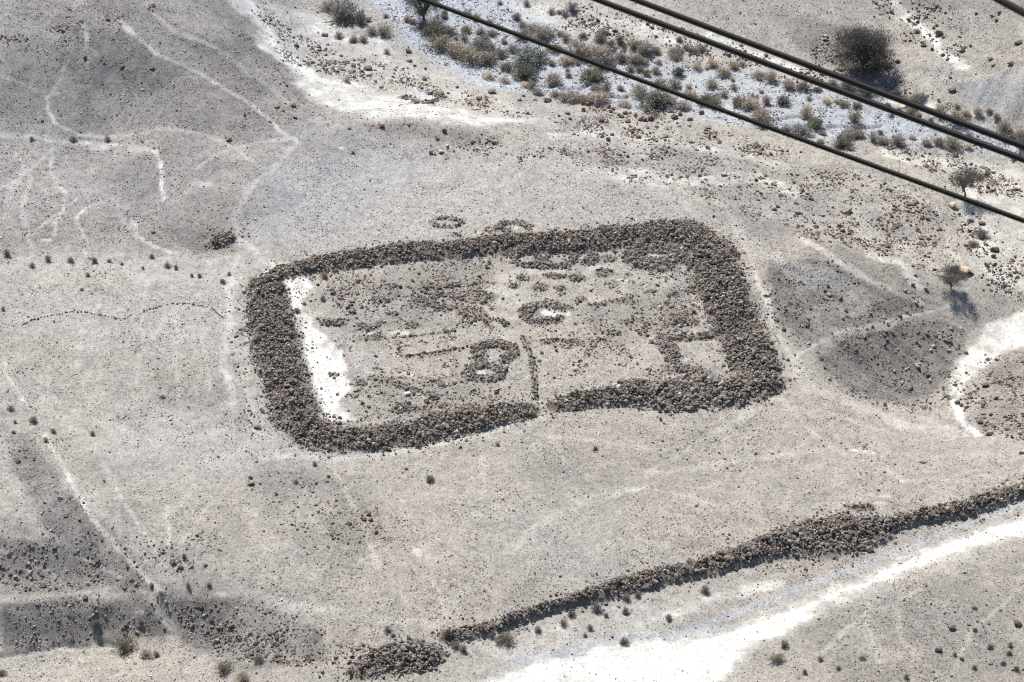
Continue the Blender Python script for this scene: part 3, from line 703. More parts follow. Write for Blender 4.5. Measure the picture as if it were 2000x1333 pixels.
def stone_cloud(name, key, pos, scl, rot, parent=None, origin=(0, 0, 0)):
    me = bpy.data.meshes.new(name); k = len(pos)
    me.vertices.add(k); me.vertices.foreach_set('co', (pos - np.array(origin)).astype(np.float32).ravel())
    for nm, arr in (('scl', scl), ('rot', rot)):
        a = me.attributes.new(nm, 'FLOAT_VECTOR', 'POINT'); a.data.foreach_set('vector', arr.astype(np.float32).ravel())
    a = me.attributes.new('pick', 'INT', 'POINT'); a.data.foreach_set('value', RNG.integers(0, 5000, k).astype(np.int32) % len(PROTO[key].objects))
    o = bpy.data.objects.new(name, me); COL.objects.link(o)
    md = o.modifiers.new('stones', 'NODES'); md.node_group = CLOUD[key]
    o['kind'] = 'stuff'
    if parent: o.parent = parent
    return o
def rand_rot(k, tilt=.5):
    return np.stack([RNG.normal(0, tilt, k), RNG.normal(0, tilt, k), RNG.uniform(0, 6.283, k)], 1)
def rand_scl(size):
    k = len(size)
    return np.stack([size * RNG.uniform(.9, 1.25, k), size * RNG.uniform(.8, 1.1, k), size * RNG.uniform(.75, 1.05, k)], 1)
def empty(name, loc):
    o = bpy.data.objects.new(name, None); COL.objects.link(o); o.location = loc; o.empty_display_size = .5
    return o
def tag(o, label, cat, group=None):
    o['label'] = label; o['category'] = cat
    if group: o['group'] = group
    return o
def stone_obj(name, meshes, pos, scl, rot, parent, origin):
    o = bpy.data.objects.new(name, meshes[int(RNG.integers(0, len(meshes)))])
    COL.objects.link(o)
    o.location = (pos[0] - origin[0], pos[1] - origin[1], pos[2] - origin[2]); o.scale = scl; o.rotation_euler = rot
    o.parent = parent
    return o
def line_points(pl, w, dens, spread=1.0):
    """random points along a plan polyline, dens per square metre"""
    P = []; Q = []
    for k in range(len(pl) - 1):
        d = pl[k + 1] - pl[k]; L = float(np.hypot(*d))
        nrm = np.array([-d[1], d[0]]) / max(L, 1e-6)
        wm = .5 * (w[k] + w[k + 1])
        c = RNG.poisson(max(dens * L * 2 * wm, .3))
        t = RNG.random(c); ww = w[k] * (1 - t) + w[k + 1] * t
        off = RNG.uniform(-1, 1, c)
        far = RNG.random(c) < .10 * spread
        off = np.where(far, off * RNG.uniform(1.0, 1.0 + .75 * spread, c), off * 1.08)
        along = t + RNG.normal(0, .1, c) / max(L, .3)
        P.append(pl[k] + along[:, None] * d + nrm * (off * ww)[:, None]); Q.append(np.abs(off))
    # round the bends
    for k in range(0, len(pl)):
        c = RNG.poisson(dens * 1.1 * w[k] ** 2)
        r = np.sqrt(RNG.random(c)); a = RNG.uniform(0, 6.283, c)
        P.append(pl[k] + np.stack([np.cos(a), np.sin(a)], 1) * (r * w[k])[:, None]); Q.append(r)
    return np.concatenate(P), np.concatenate(Q)
def build_wall(name, keys, dens, smed, label, cat, hi=300, key='wall_stone_shapes', meshes=WALL_ROCKS, big=None, group=None):
    pos = []; siz = []
    for kx in keys:
        wd = WALLS[kx]
        p, q = line_points(wd['plan'], wd['w'], dens)
        rag = .62 + .75 * fbm(p[:, 0], p[:, 1], 3.0, 3, 87)
        ok = (q < rag) | (RNG.random(len(p)) < .12)
        p = p[ok]; q = q[ok]
        s = np.clip(RNG.lognormal(math.log(smed), .42, len(p)), .13, smed * 2.6)
        s = np.where(q > .8, s * .85, s)
        if big is not None: s = big(p, s)
        z = hmap(p[:, 0], p[:, 1]) + RNG.uniform(-.1, .45, len(p)) * np.clip(1.15 - q, 0, 1) + s * .15
        pos.append(np.column_stack([p, z])); siz.append(s)
    pos = np.concatenate(pos); siz = np.concatenate(siz)
    pit = fbm(pos[:, 0], pos[:, 1], 1.1, 2, 93)
    pos[:, 2] += np.where(siz > .2, (pit - .5) * .8, 0)
    rot = rand_rot(len(siz), .4); scl = rand_scl(siz)
    u, v = project(pos[:, 0], pos[:, 1], pos[:, 2])
    inside = (u > 0) & (u < 2000) & (v > 0) & (v < 1333)
    prom = siz * inside * (1 + .8 * (pos[:, 2] - hmap(pos[:, 0], pos[:, 1])))
    order = np.argsort(-prom)
    top, rest = order[:hi], order[hi:]
    org = (float(pos[:, 0].mean()), float(pos[:, 1].mean()), float(pos[:, 2].min()))
    root = empty(name, org); tag(root, label, cat, group)
    for i in top:
        if inside[i]:
            stone_obj('stone', meshes, pos[i], scl[i], rot[i], root, org)
    if len(rest):
        stone_cloud('small_stones', key, pos[rest], scl[rest], rot[rest], root, org)
    return root
def se_big(p, s):
    x, y = to_plan([(1400, 765)])[0]
    d = np.hypot(p[:, 0] - x, p[:, 1] - y)
    return s * (1 + .45 * np.clip(1 - d / 13, 0, 1))
build_wall('stone_rampart', ['west'], 19, .25, 'collapsed stone rampart along left and near sides of the camp, ending at gate gap', 'rampart')
build_wall('stone_rampart', ['east', 'southeast'], 19, .25, 'collapsed stone rampart of the camp along its far side, right side and near right corner', 'rampart', big=se_big)
build_wall('stone_wall', ['siege'], 17, .275, 'long broken dry-stone wall slanting across the near right ground beside the bright track', 'wall')
build_wall('stone_mound', ['mound'], 16, .29, 'low mound of loose grey stones at the near edge, left of the long wall', 'stone mound')
build_wall('stone_heap', ['heap'], 18, .26, 'dark oval heap of stones on the slope left of the camp', 'stone heap')

# ruins
for label, shapes in RUINS:
    P = []; S = []
    for sh in shapes:
        if sh[0] == 'L':
            pl = to_plan(sh[1]); w = [sh[2]] * len(pl)
            p, q = line_points(pl, w, sh[4] * 1.5, 1.5); sm = sh[5]
        else:
            _, u, v, ru, rv, h, dens, sm = sh
            ctr = to_plan([(u, v), (u + ru, v), (u, v + rv)])
            ax, ay = abs(ctr[1, 0] - ctr[0, 0]), abs(ctr[2, 1] - ctr[0, 1])
            c = max(4, int(dens * math.pi * ax * ay * 1.8))
            r = np.sqrt(RNG.random(c)) * RNG.uniform(.75, 1.25, c); a = RNG.uniform(0, 6.283, c)
            p = ctr[0] + np.stack([np.cos(a) * r * ax, np.sin(a) * r * ay], 1)
        s = np.clip(RNG.lognormal(math.log(sm * .75), .38, len(p)), .14, .8)
        P.append(p); S.append(s)
    P = np.concatenate(P); S = np.concatenate(S)
    z = hmap(P[:, 0], P[:, 1]) + S * .08 + RNG.uniform(-.06, .12, len(S))
    pos = np.column_stack([P, z]); rot = rand_rot(len(S), .5); scl = rand_scl(S)
    org = (float(P[:, 0].mean()), float(P[:, 1].mean()), float(z.min()))
    root = empty('stone_ruin', org); tag(root, label, 'ruin', 'stone hut ruins of the camp')
    order = np.argsort(-S)
    hi = 70
    for i in order[:hi]:
        stone_obj('stone', WALL_ROCKS, pos[i], scl[i], rot[i], root, org)
    if len(order) > hi:
        r_ = order[hi:]
        stone_cloud('small_stones', 'wall_stone_shapes', pos[r_], scl[r_], rot[r_], root, org)
for label, pts in THINLINES:
    pl = to_plan(pts)
    P = []
    for k in range(len(pl) - 1):
        d = pl[k + 1] - pl[k]; L = np.hypot(*d); c = max(2, int(L / .26))
        t = (np.arange(c) + RNG.uniform(0, .8, c)) / c
        keep = RNG.random(c) < .85
        P.append((pl[k] + t[:, None] * d + RNG.normal(0, .06, (c, 2)))[keep])
    P = np.concatenate(P); S = np.clip(RNG.lognormal(math.log(.26), .25, len(P)), .15, .5)
    z = hmap(P[:, 0], P[:, 1]) + S * .2
    org = (float(P[:, 0].mean()), float(P[:, 1].mean()), float(z.min()))
    root = empty('stone_line', org); tag(root, label, 'stone line')
    scl = rand_scl(S); rot = rand_rot(len(S), .4)
    for i in range(len(S)):
        stone_obj('stone', WALL_ROCKS, (P[i, 0], P[i, 1], z[i]), scl[i], rot[i], root, org)

# ------------------------------------------------------------------ label helper: say where a thing stands by what is round it
MARKS = [
 ('the big dark thorn tree', 1690, 120), ('the tall flat-topped tree', 1884, 372), ('the low umbrella-shaped tree', 1858, 552), ('the feathery grey-green thicket', 675, 30),
 ('the dark green streambed tree', 832, 25), ('the far left corner of the camp', 510, 545), ('the far right corner of the camp', 1375, 450), ('the near left corner of the camp', 590, 860),
 ('the near right corner of the camp', 1510, 755), ('the gate gap', 1056, 797), ('the near end of the long wall', 880, 1240), ('the thinnest part of the long wall', 1080, 1185),
 ('the bulge of the long wall', 1620, 1045), ('the far end of the long wall', 1960, 970), ('the dark stone heap', 432, 470), ('the arched line of stones', 370, 596),
 ('the wavy line of stones', 150, 612), ('the tan slab', 1882, 525), ('the loose stone mound', 780, 1295), ('the dark far hill', 240, 180), ('the hooked footpath on the hill', 100, 235),
 ('the pale sandy terrace', 720, 190), ('the curved stone row by the terrace', 830, 195), ('the three touching boulders', 1260, 231), ('the side footpath to the gully', 1680, 640),
 ('the pale gully mouth', 1930, 660), ('the near left gully', 150, 1200), ('the straw-yellow bush in the gully', 240, 1250), ('the wide bend of the track', 1350, 1270), ('the far end of the track', 1960, 1020),
 ('the big rounded streambed boulder', 1833, 62), ('the olive bush clump', 1024, 140), ('the large green bush', 1280, 200), ('the long wide grey bush', 1040, 115), ('the big straw bush', 1487, 228),
 ('the round dark green bush', 1646, 280), ('the olive half-dome bush', 1592, 245), ('the two white spots', 1722, 978), ('the left rampart', 540, 690), ('the pale strip in the camp', 630, 700),
 ('the four dark boulders', 1858, 1240), ('the footpath fork', 580, 280), ('the gully boulders', 1890, 790),
]
TODO = []
def later(o, core, u, v, cat, group, fixed=None):
    TODO.append([o, core, u, v, cat, group, fixed])
def finish_labels():
    made = {}
    for o, core, u, v, cat, group, fixed in TODO:
        if fixed:
            tag(o, fixed, cat, group); continue
        best = min(MARKS, key=lambda m: (m[1] - u) ** 2 + ((m[2] - v) * 1.5) ** 2)
        du, dv = u - best[1], (v - best[2]) * 1.5
        d = math.hypot(du, dv)
        if abs(du) > abs(dv) * 1.2: rel = 'right of' if du > 0 else 'left of'
        else: rel = 'in front of' if dv > 0 else 'behind'
        how = 'close ' if d < 60 else ('well ' if d > 150 else '')
        how = {'close ': 'just ', 'well ': 'well ', '': ''}[how]
        made.setdefault('%s %s%s %s' % (core, how, rel, best[0]), []).append((u, v, o, cat, group))
    ords = ['leftmost', 'second from left', 'third from left', 'fourth from left', 'fifth from left', 'sixth from left', 'seventh from left', 'eighth from left']
    for base, lst in made.items():
        lst.sort(key=lambda q: q[0])
        for k, (u, v, o, cat, group) in enumerate(lst):
            lab = base
            if len(lst) == 2: lab = base + (', left one' if k == 0 else ', right one')
            elif len(lst) > 2:
                lab = base + ', ' + ('rightmost' if k == len(lst) - 1 else ords[min(k, 7)])
            tag(o, lab, cat, group)

# ------------------------------------------------------------------ boulders
BLD = {k: rock_set('boulder', m, 4, 500 + 20 * i, .8, npt=17) for i, (k, m) in enumerate((('brown', M_RUB), ('reddish', M_RED), ('dark', M_DARK), ('tan', M_TAN), ('white', M_WHITE)))}
for k in BLD:
    for me in BLD[k]:
        pass
BLOCK = {k: rock_set('block', m, 2, 700, 1, True) for k, m in (('dark', M_DARK), ('white', M_WHITE), ('tan', M_TAN))}
BOULDERS = [
 # u, v (foot), width px, height px, colour, fixed label or None
 (1213,750,14,11,'dark#','dark square block standing above the near rampart inside the camp'),(1208,757,8,6,'white#','white square block in front of the dark square block'),
 (745,248,14,9,'reddish','reddish boulder on the left end of the terrace crest'),(868,258,11,10,'dark','round dark boulder on the middle of the terrace crest'),(682,252,9,5,'dark',None),
 (842,300,12,9,'reddish','reddish left stone of the small trio on the grey plateau'),(849,302,8,8,'white','pale middle stone of the small trio on the grey plateau'),(861,298,16,6,'tan','flat right stone of the small trio on the grey plateau'),
 (573,209,11,8,'reddish',None),(541,210,12,5,'dark',None),(478,226,6,6,'dark',None),(166,115,10,8,'dark',None),(240,132,11,6,'dark',None),(297,134,13,5,'reddish',None),(527,239,7,5,'dark',None),
 (1833,68,22,15,'dark','biggest rounded dark boulder in the pale wash, upper right'),(1816,70,8,8,'brown',None),(1824,56,9,7,'brown',None),(1842,74,9,7,'brown',None),(1775,41,10,9,'brown',None),
 (1792,44,9,7,'dark',None),(1828,13,12,7,'reddish',None),(1906,28,8,7,'dark',None),(1952,26,13,7,'dark',None),(1938,33,11,6,'dark',None),(1945,42,9,9,'dark',None),(1879,102,14,8,'brown',None),
 (1841,109,11,8,'dark',None),(1850,117,9,9,'brown',None),(1933,117,14,8,'brown',None),(1974,126,18,10,'brown',None),(1804,90,14,7,'dark',None),(1800,84,8,5,'dark',None),(1820,98,9,8,'dark',None),
 (1753,122,13,8,'brown',None),(1741,25,11,8,'brown',None),(1860,177,20,10,'dark',None),(1988,85,20,5,'dark',None),(1939,129,10,7,'reddish',None),(1856,153,8,6,'brown',None),
 (1250,234,16,14,'brown','left one of the three touching boulders beside the streambed'),(1259,236,13,12,'reddish','middle one of the three touching boulders beside the streambed'),(1272,236,15,12,'brown','right one of the three touching boulders beside the streambed'),
 (1212,229,16,10,'dark',None),(1221,222,13,9,'dark',None),(1193,219,10,9,'dark',None),(1240,225,11,9,'brown',None),(1175,237,15,9,'reddish',None),(1227,238,16,8,'brown',None),(1319,232,16,11,'brown',None),
 (1329,225,11,8,'brown',None),(1347,235,15,8,'reddish',None),(1370,223,15,10,'dark',None),(1139,216,10,9,'reddish',None),(1188,274,11,9,'dark',None),(1248,269,11,7,'dark',None),(1196,264,10,5,'dark',None),
 (1226,307,8,8,'dark',None),(1149,298,8,7,'dark',None),(1383,251,13,6,'brown',None),(1310,219,14,7,'brown',None),(1263,218,14,5,'dark',None),(1300,268,12,6,'brown',None),
 (1882,531,34,11,'tan','long tan slab, the brightest boulder, beyond the low umbrella tree'),(1860,404,21,13,'tan','tan boulder with a dark underside below the tall flat-topped tree'),
 (1942,490,22,12,'dark',None),(1940,502,12,10,'dark',None),(1927,520,12,11,'dark',None),(1895,431,16,10,'brown',None),(1917,437,16,8,'brown',None),(1812,429,11,8,'dark',None),(1792,449,10,6,'dark',None),
 (1788,539,9,7,'dark',None),(1783,558,11,8,'dark',None),(1808,566,10,7,'dark',None),(1928,344,12,10,'dark',None),(1986,542,12,6,'brown',None),(1992,534,9,6,'brown',None),(1774,401,9,5,'dark',None),(1940,532,7,6,'dark',None),
 (1721,441,9,5,'dark',None),(1716,429,8,5,'dark',None),(1708,468,9,5,'dark',None),(1806,500,9,6,'brown',None),(1815,494,9,4,'dark',None),(1830,420,9,5,'brown',None),
 (1858,1228,18,12,'dark','olive-dark boulder, upper left of the four on the near right ground'),(1986,1221,22,12,'dark','flat dark boulder at the right edge, rightmost of four on the near right ground'),
 (1832,1271,18,11,'dark','dark yellow-topped boulder, lower left one of the four on the near right ground'),(1878,1288,10,9,'dark','small pointed dark boulder, lowest of the four on the near right ground'),
 (1892,1221,9,4,'reddish',None),(1909,1215,7,4,'dark',None),(1932,1220,8,4,'dark',None),(1979,1193,6,4,'tan',None),(1978,1309,9,4,'dark',None),(1935,1297,12,4,'dark',None),(1858,1321,8,4,'dark',None),(1818,1180,6,4,'dark',None),
 (1865,754,13,7,'brown',None),(1849,775,17,7,'brown',None),(1870,788,14,9,'dark',None),(1878,793,11,8,'brown',None),(1924,754,18,10,'dark',None),(1953,747,12,8,'brown',None),(1967,741,8,5,'dark',None),(1946,703,9,5,'dark',None),
 (1928,703,12,7,'brown',None),(1934,811,11,9,'brown',None),(1920,809,12,7,'brown',None),(1915,826,17,10,'reddish',None),(1933,850,16,9,'dark',None),(1967,839,13,8,'dark',None),(1946,780,11,8,'dark',None),(1910,760,8,6,'dark',None),
 (1895,770,11,7,'brown',None),(1884,803,8,5,'dark',None),(1784,792,11,6,'dark',None),(1888,797,12,5,'brown',None),(1853,736,9,4,'brown',None),(1906,817,8,5,'brown',None),(1983,823,7,6,'dark',None),(1979,1200,6,4,'tan',None),
 (1652,414,28,8,'brown','long low brown ledge on the slope right of the far camp corner'),(1512,410,12,8,'brown',None),(1594,444,13,6,'brown',None),(1677,469,10,7,'dark',None),(1536,440,10,6,'dark',None),(1733,665,10,6,'dark',None),
 (1567,442,8,5,'dark',None),(1590,436,9,5,'brown',None),(1480,391,9,6,'brown',None),(1519,405,10,6,'brown',None),(1620,444,9,5,'dark',None),(1660,483,10,4,'brown',None),(1650,476,10,4,'dark',None),
 (793,761,10,8,'dark','round dark boulder just behind the white block in the near left part of the camp'),(796,771,11,6,'white#','white block among rubble in the near left part of the camp'),
 (1424,686,11,9,'dark','dark boulder on the right edge of the grey court floor'),(1249,652,10,8,'brown',None),(1264,657,8,7,'dark',None),(1131,707,7,6,'dark',None),(735,697,7,6,'dark',None),(970,768,9,7,'dark',None),(620,709,5,4,'dark',None),
 (1087,686,8,7,'dark',None),(510,775,8,4,'dark',None),(507,838,11,6,'dark',None),(510,800,7,5,'dark',None),(489,803,7,5,'dark',None),(1394,424,8,5,'dark',None),(1438,442,6,4,'dark',None),(1429,458,5,3,'dark',None),(1450,468,6,4,'dark',None),
 (1404,885+0,6,4,'dark',None),(1412,1044,6,4,'dark',None),(1359,989,7,4,'dark',None),(1094,1127,7,5,'dark',None),(1075,1165,7,6,'brown',None),(1086,1163,9,7,'brown',None),(1716,958,8,4,'dark',None),(1797,977,6,5,'dark',None),(1727,923,7,4,'dark',None),
 (1801,903,13,4,'brown',None),(1995,886,14,6,'dark',None),(1697,1076,22,6,'brown','long slab lying in front of the bulge of the long wall'),(650,1048,5,4,'dark',None),
 (1415,1047-150,7,4,'dark',None),(1702,901,6,3,'dark',None),(1748,907,6,3,'dark',None),(692,132-2,9,6,'dark',None),(688,127,9,5,'reddish',None),(673,126,8,5,'reddish',None),(653,137,6,5,'dark',None),(720,135,20,7,'dark',None),(797,102,17,5,'dark',None),
 (800,120,13,6,'dark',None),(831,136,7,6,'dark',None),(809,129,9,5,'reddish',None),(634,70,16,7,'dark',None),(640,88,9,4,'reddish',None),(745,172,12,5,'dark',None),(960,181,20,6,'dark',None),(1015,196,11,5,'dark',None),(1022,188,9,5,'dark',None),
 (1045,196,8,4,'dark',None),(1070,198,20,6,'dark',None),(893,172,9,5,'dark',None),(875,183,9,4,'dark',None),
]
for (u, v, w, h, c, lab) in BOULDERS:
    x, y, z = place(u, v)
    s = pxm(x, y, z)
    W = w / s; Hh = max(h / (s * .95), W * .45)
    if c.endswith('#'):
        ms = BLOCK[c[:-1]]; colr = c[:-1]; nm = 'stone_block'
    else:
        ms = BLD[c]; colr = c; nm = 'boulder'
    o = bpy.data.objects.new(nm, ms[int(RNG.integers(0, len(ms)))]); COL.objects.link(o)
    o.location = (x, y, z + Hh * .34); o.scale = (W, W * .75, Hh)
    o.rotation_euler = (RNG.normal(0, .12), RNG.normal(0, .12), RNG.uniform(-.35, .35) + (0 if c.endswith('#') else RNG.integers(0, 2) * math.pi))
    size = 'large' if w >= 15 else ('small' if w < 9 else 'middle-sized')
    shape = ' flat' if h < w * .5 else ''
    later(o, '%s%s %s boulder' % (size, shape, colr), u, v, 'boulder', 'loose boulders on the desert ground', lab)

# ------------------------------------------------------------------ stone litter too many to count
def scatter(name, key, dens_map, smed, sig, smax, minsize):
    sub = dens_map[SL]
    ux = GX[SL[0]]; uy = GY[SL[1]]
    cell = DX * DY
    lam = np.clip(sub * cell, 0, 5)
    cnt = RNG.poisson(lam)
    i, j = np.nonzero(cnt)
    i = np.repeat(i, cnt[i, j]) if False else np.repeat(np.nonzero(cnt)[0], cnt[np.nonzero(cnt)]); j = np.repeat(np.nonzero(cnt)[1], cnt[np.nonzero(cnt)])
    x = ux[i] + RNG.uniform(-.5, .5, len(i)) * DX; y = uy[j] + RNG.uniform(-.5, .5, len(i)) * DY
    s = np.clip(RNG.lognormal(math.log(smed), sig, len(i)), minsize, smax)
    z = hmap(x, y) + s * .12
    print(name, len(i))
    return stone_cloud(name, key, np.column_stack([x, y, z]), rand_scl(s), rand_rot(len(s), .35))
MASK = (vis & (UU > -60) & (UU < 2060) & (VV > -60) & (VV < 1400)).astype(float)
cl = fbm(XX, YY, 3.0, 4, 71); cl2 = fbm(XX, YY, 12, 3, 75)
clump = sstep(.38, .68, cl) * .8 + sstep(.4, .62, cl2) * .5
calm = (1 - .85 * np.clip(DUST * 1.2, 0, 1)) * (1 - .6 * BLUE)
patch = sstep(.46, .66, fbm(XX, YY, 5.5, 4, 77)) * sstep(.36, .6, fbm(XX, YY, 1.3, 3, 78))
scatter('pebble_litter', 'pebble_shapes', MASK * (3.0 + 6.0 * clump * clump + 17 * patch + 20 * GRAV_SHADE * (.25 + clump * sstep(.35, .6, fbm(XX, YY, .8, 2, 79)))) * calm, .095, .48, .42, .055)
scatter('rubble_litter', 'rubble_shapes', MASK * (RUB * (.25 + 1.5 * sstep(.42, .66, cl)) * 9.0 + .02 + .12 * GRAV_SHADE * sstep(.5, .7, cl)) * (1 - .5 * np.clip(BLUE, 0, 1)), .215, .5, .85, .1)
CAMP = np.zeros_like(Z)
add_poly(CAMP, [(560,545),(900,492),(1200,475),(1350,480),(1400,600),(1450,720),(1250,750),(1050,780),(800,820),(680,830),(640,700),(590,600)], 1.0, 14)
ruin_n = sstep(.52, .66, fbm(XX, YY, 3.2, 3, 95)) * sstep(.4, .62, fbm(XX, YY, .9, 2, 96))
SPILL = np.zeros_like(Z)
for nm, wd in WALLS.items():
    f_ = poly_line_field(XX[SL] + (fbm(XX[SL], YY[SL], 2, 2, 97) - .5) * 3, YY[SL] + (fbm(XX[SL], YY[SL], 2, 2, 98) - .5) * 3, wd['plan'], [w + 1.1 for w in wd['w']])
    SPILL[SL] = np.maximum(SPILL[SL], sstep(1.25, .7, f_))
scatter('wall_spill', 'wall_stone_shapes', MASK * np.clip(SPILL * 2.6 + CAMP * (ruin_n * 11 + .5) * (1 - .8 * np.clip(DUST * 1.5, 0, 1)), 0, 9), .2, .42, .55, .09)
scatter('streambed_cobbles', 'pebble_shapes', MASK * np.where(BLUE > .6, 1, 0) * (1.5 + 9 * sstep(.45, .7, cl)), .17, .45, .5, .08)

# ------------------------------------------------------------------ plants
def plant_material(name, c0, c1, c2, gain=1.65):
    m, nt, b = new_mat(name)
    co = N(nt, 'ShaderNodeTexCoord').outputs['Object']
    rnd = N(nt, 'ShaderNodeObjectInfo').outputs['Random']
    geo = N(nt, 'ShaderNodeNewGeometry').outputs['Random Per Island']
    c = ramp(nt, geo, [(0, c0), (.55, c1), (1, c2)])
    hs = N(nt, 'ShaderNodeHueSaturation'); hs.inputs['Saturation'].default_value = .68; nt.links.new(c, hs.inputs['Color']); c = hs.outputs[0]
    c = mixc(nt, 1.0, c, ramp(nt, rnd, [(0, (.8 * gain, .8 * gain, .82 * gain)), (1, (1.2 * gain, 1.15 * gain, 1.08 * gain))]), 'MULTIPLY')
    nt.links.new(c, b.inputs['Base Color'])
    b.inputs['Roughness'].default_value = .8
    tr = N(nt, 'ShaderNodeBsdfTranslucent'); nt.links.new(c, tr.inputs[0])
    ms = N(nt, 'ShaderNodeMixShader'); ms.inputs[0].default_value = .42
    nt.links.new(b.outputs[0], ms.inputs[1]); nt.links.new(tr.outputs[0], ms.inputs[2])
    nt.links.new(ms.outputs[0], nt.nodes['Material Output'].inputs[0])
    return m
PM = {
 's': ('straw-brown', plant_material('straw_twigs', (.17, .13, .10), (.265, .21, .165), (.37, .305, .24))),
 'o': ('olive-brown', plant_material('olive_twigs', (.12, .105, .075), (.20, .175, .12), (.30, .265, .18))),
 'g': ('dull green', plant_material('green_twigs', (.075, .085, .06), (.13, .145, .10), (.21, .22, .155))),
 'G': ('grey-green', plant_material('greygreen_twigs', (.09, .10, .09), (.17, .185, .165), (.27, .28, .25))),
 'p': ('dry grey', plant_material('grey_twigs', (.12, .105, .105), (.21, .185, .18), (.31, .28, .265))),
 'y': ('pale straw', plant_material('pale_straw_twigs', (.30, .25, .18), (.40, .345, .25), (.50, .44, .33))),
}
M_TWIGDARK = plant_material('dark_thorn_twigs', (.07, .065, .07), (.135, .125, .132), (.23, .212, .215), 1.0)
M_LEAFDARK = plant_material('dark_green_leaf', (.03, .042, .03), (.055, .072, .05), (.09, .11, .075))
M_ACACIA = plant_material('acacia_twigs', (.07, .066, .06), (.12, .115, .105), (.19, .18, .165))
def bark_material():
    m, nt, b = new_mat('grey_bark')
    co = N(nt, 'ShaderNodeTexCoord').outputs['Object']
    nt.links.new(ramp(nt, ntex(nt, co, 6, 4), [(.3, (.06, .05, .045)), (.7, (.13, .11, .095))]), b.inputs['Base Color'])
    return m
M_BARK = bark_material()

def blade(vs, fs, p0, d, L, w, rnd, bend=.25, seg=2):
    side = d.cross(Vector((rnd.gauss(0, 1), rnd.gauss(0, 1), rnd.gauss(0, 1)))).normalized()
    b0 = len(vs); p = p0.copy(); dd = d.copy()
    for s_ in range(seg):
        ww = w * (1 - s_ / seg)
        vs.append(p - side * ww); vs.append(p + side * ww)
        p = p + dd * (L / seg); dd = (dd + Vector((rnd.gauss(0, 1), rnd.gauss(0, 1), rnd.gauss(0, .6))) * bend).normalized()
    vs.append(p)
    for s_ in range(seg - 1):
        a = b0 + s_ * 2
        fs.append((a, a + 1, a + 3, a + 2))
    a = b0 + (seg - 1) * 2
    fs.append((a, a + 1, a + 2))
def mesh_from(name, vs, fs, mat):
    me = bpy.data.meshes.new(name); me.from_pydata([tuple(v) for v in vs], [], fs); me.materials.append(mat); me.update()
    return me
def bush_mesh(name, mat, seed, nst=70, twigs=6, style=0):
    """unit bush: radius .5, height 1: stems from the foot, twigs and leaf slivers filling an uneven dome"""
    rnd = random.Random(seed); vs = []; fs = []
    lob = [(rnd.uniform(0, 6.28), rnd.uniform(.7, 1.12)) for _ in range(5)]
    for i in range(nst):
        az = rnd.uniform(0, 6.283); el = math.asin(rnd.uniform(.05, 1) ** (.8 if style == 0 else .55))
        near_ = min(lob, key=lambda l: abs(math.atan2(math.sin(l[0] - az), math.cos(l[0] - az))))
        R = near_[1] * rnd.uniform(.75, 1.05)
        tip = Vector((math.cos(az) * math.cos(el) * .5 * R, math.sin(az) * math.cos(el) * .5 * R, math.sin(el) * R * .95 + .02))
        foot = Vector((rnd.gauss(0, .10), rnd.gauss(0, .10), 0))
        d = tip - foot; L = d.length; d.normalize()
        blade(vs, fs, foot, d, L, .012, rnd, .12, 3)
        for t in range(twigs):
            f = rnd.uniform(.35, 1.0) ** .7
            p = foot.lerp(tip, f) + Vector((rnd.gauss(0, .03),) * 3)
            dd = (d + Vector((rnd.gauss(0, .7), rnd.gauss(0, .7), rnd.gauss(.15, .5)))).normalized()
            blade(vs, fs, p, dd, rnd.uniform(.09, .2), rnd.uniform(.009, .018), rnd, .3, 2)
    return mesh_from(name, vs, fs, mat)
BUSH = {k: [bush_mesh('bush_twigs', PM[k][1], 900 + 31 * j + ord(k), 95, 8, j % 2) for j in range(4)] for k in PM}
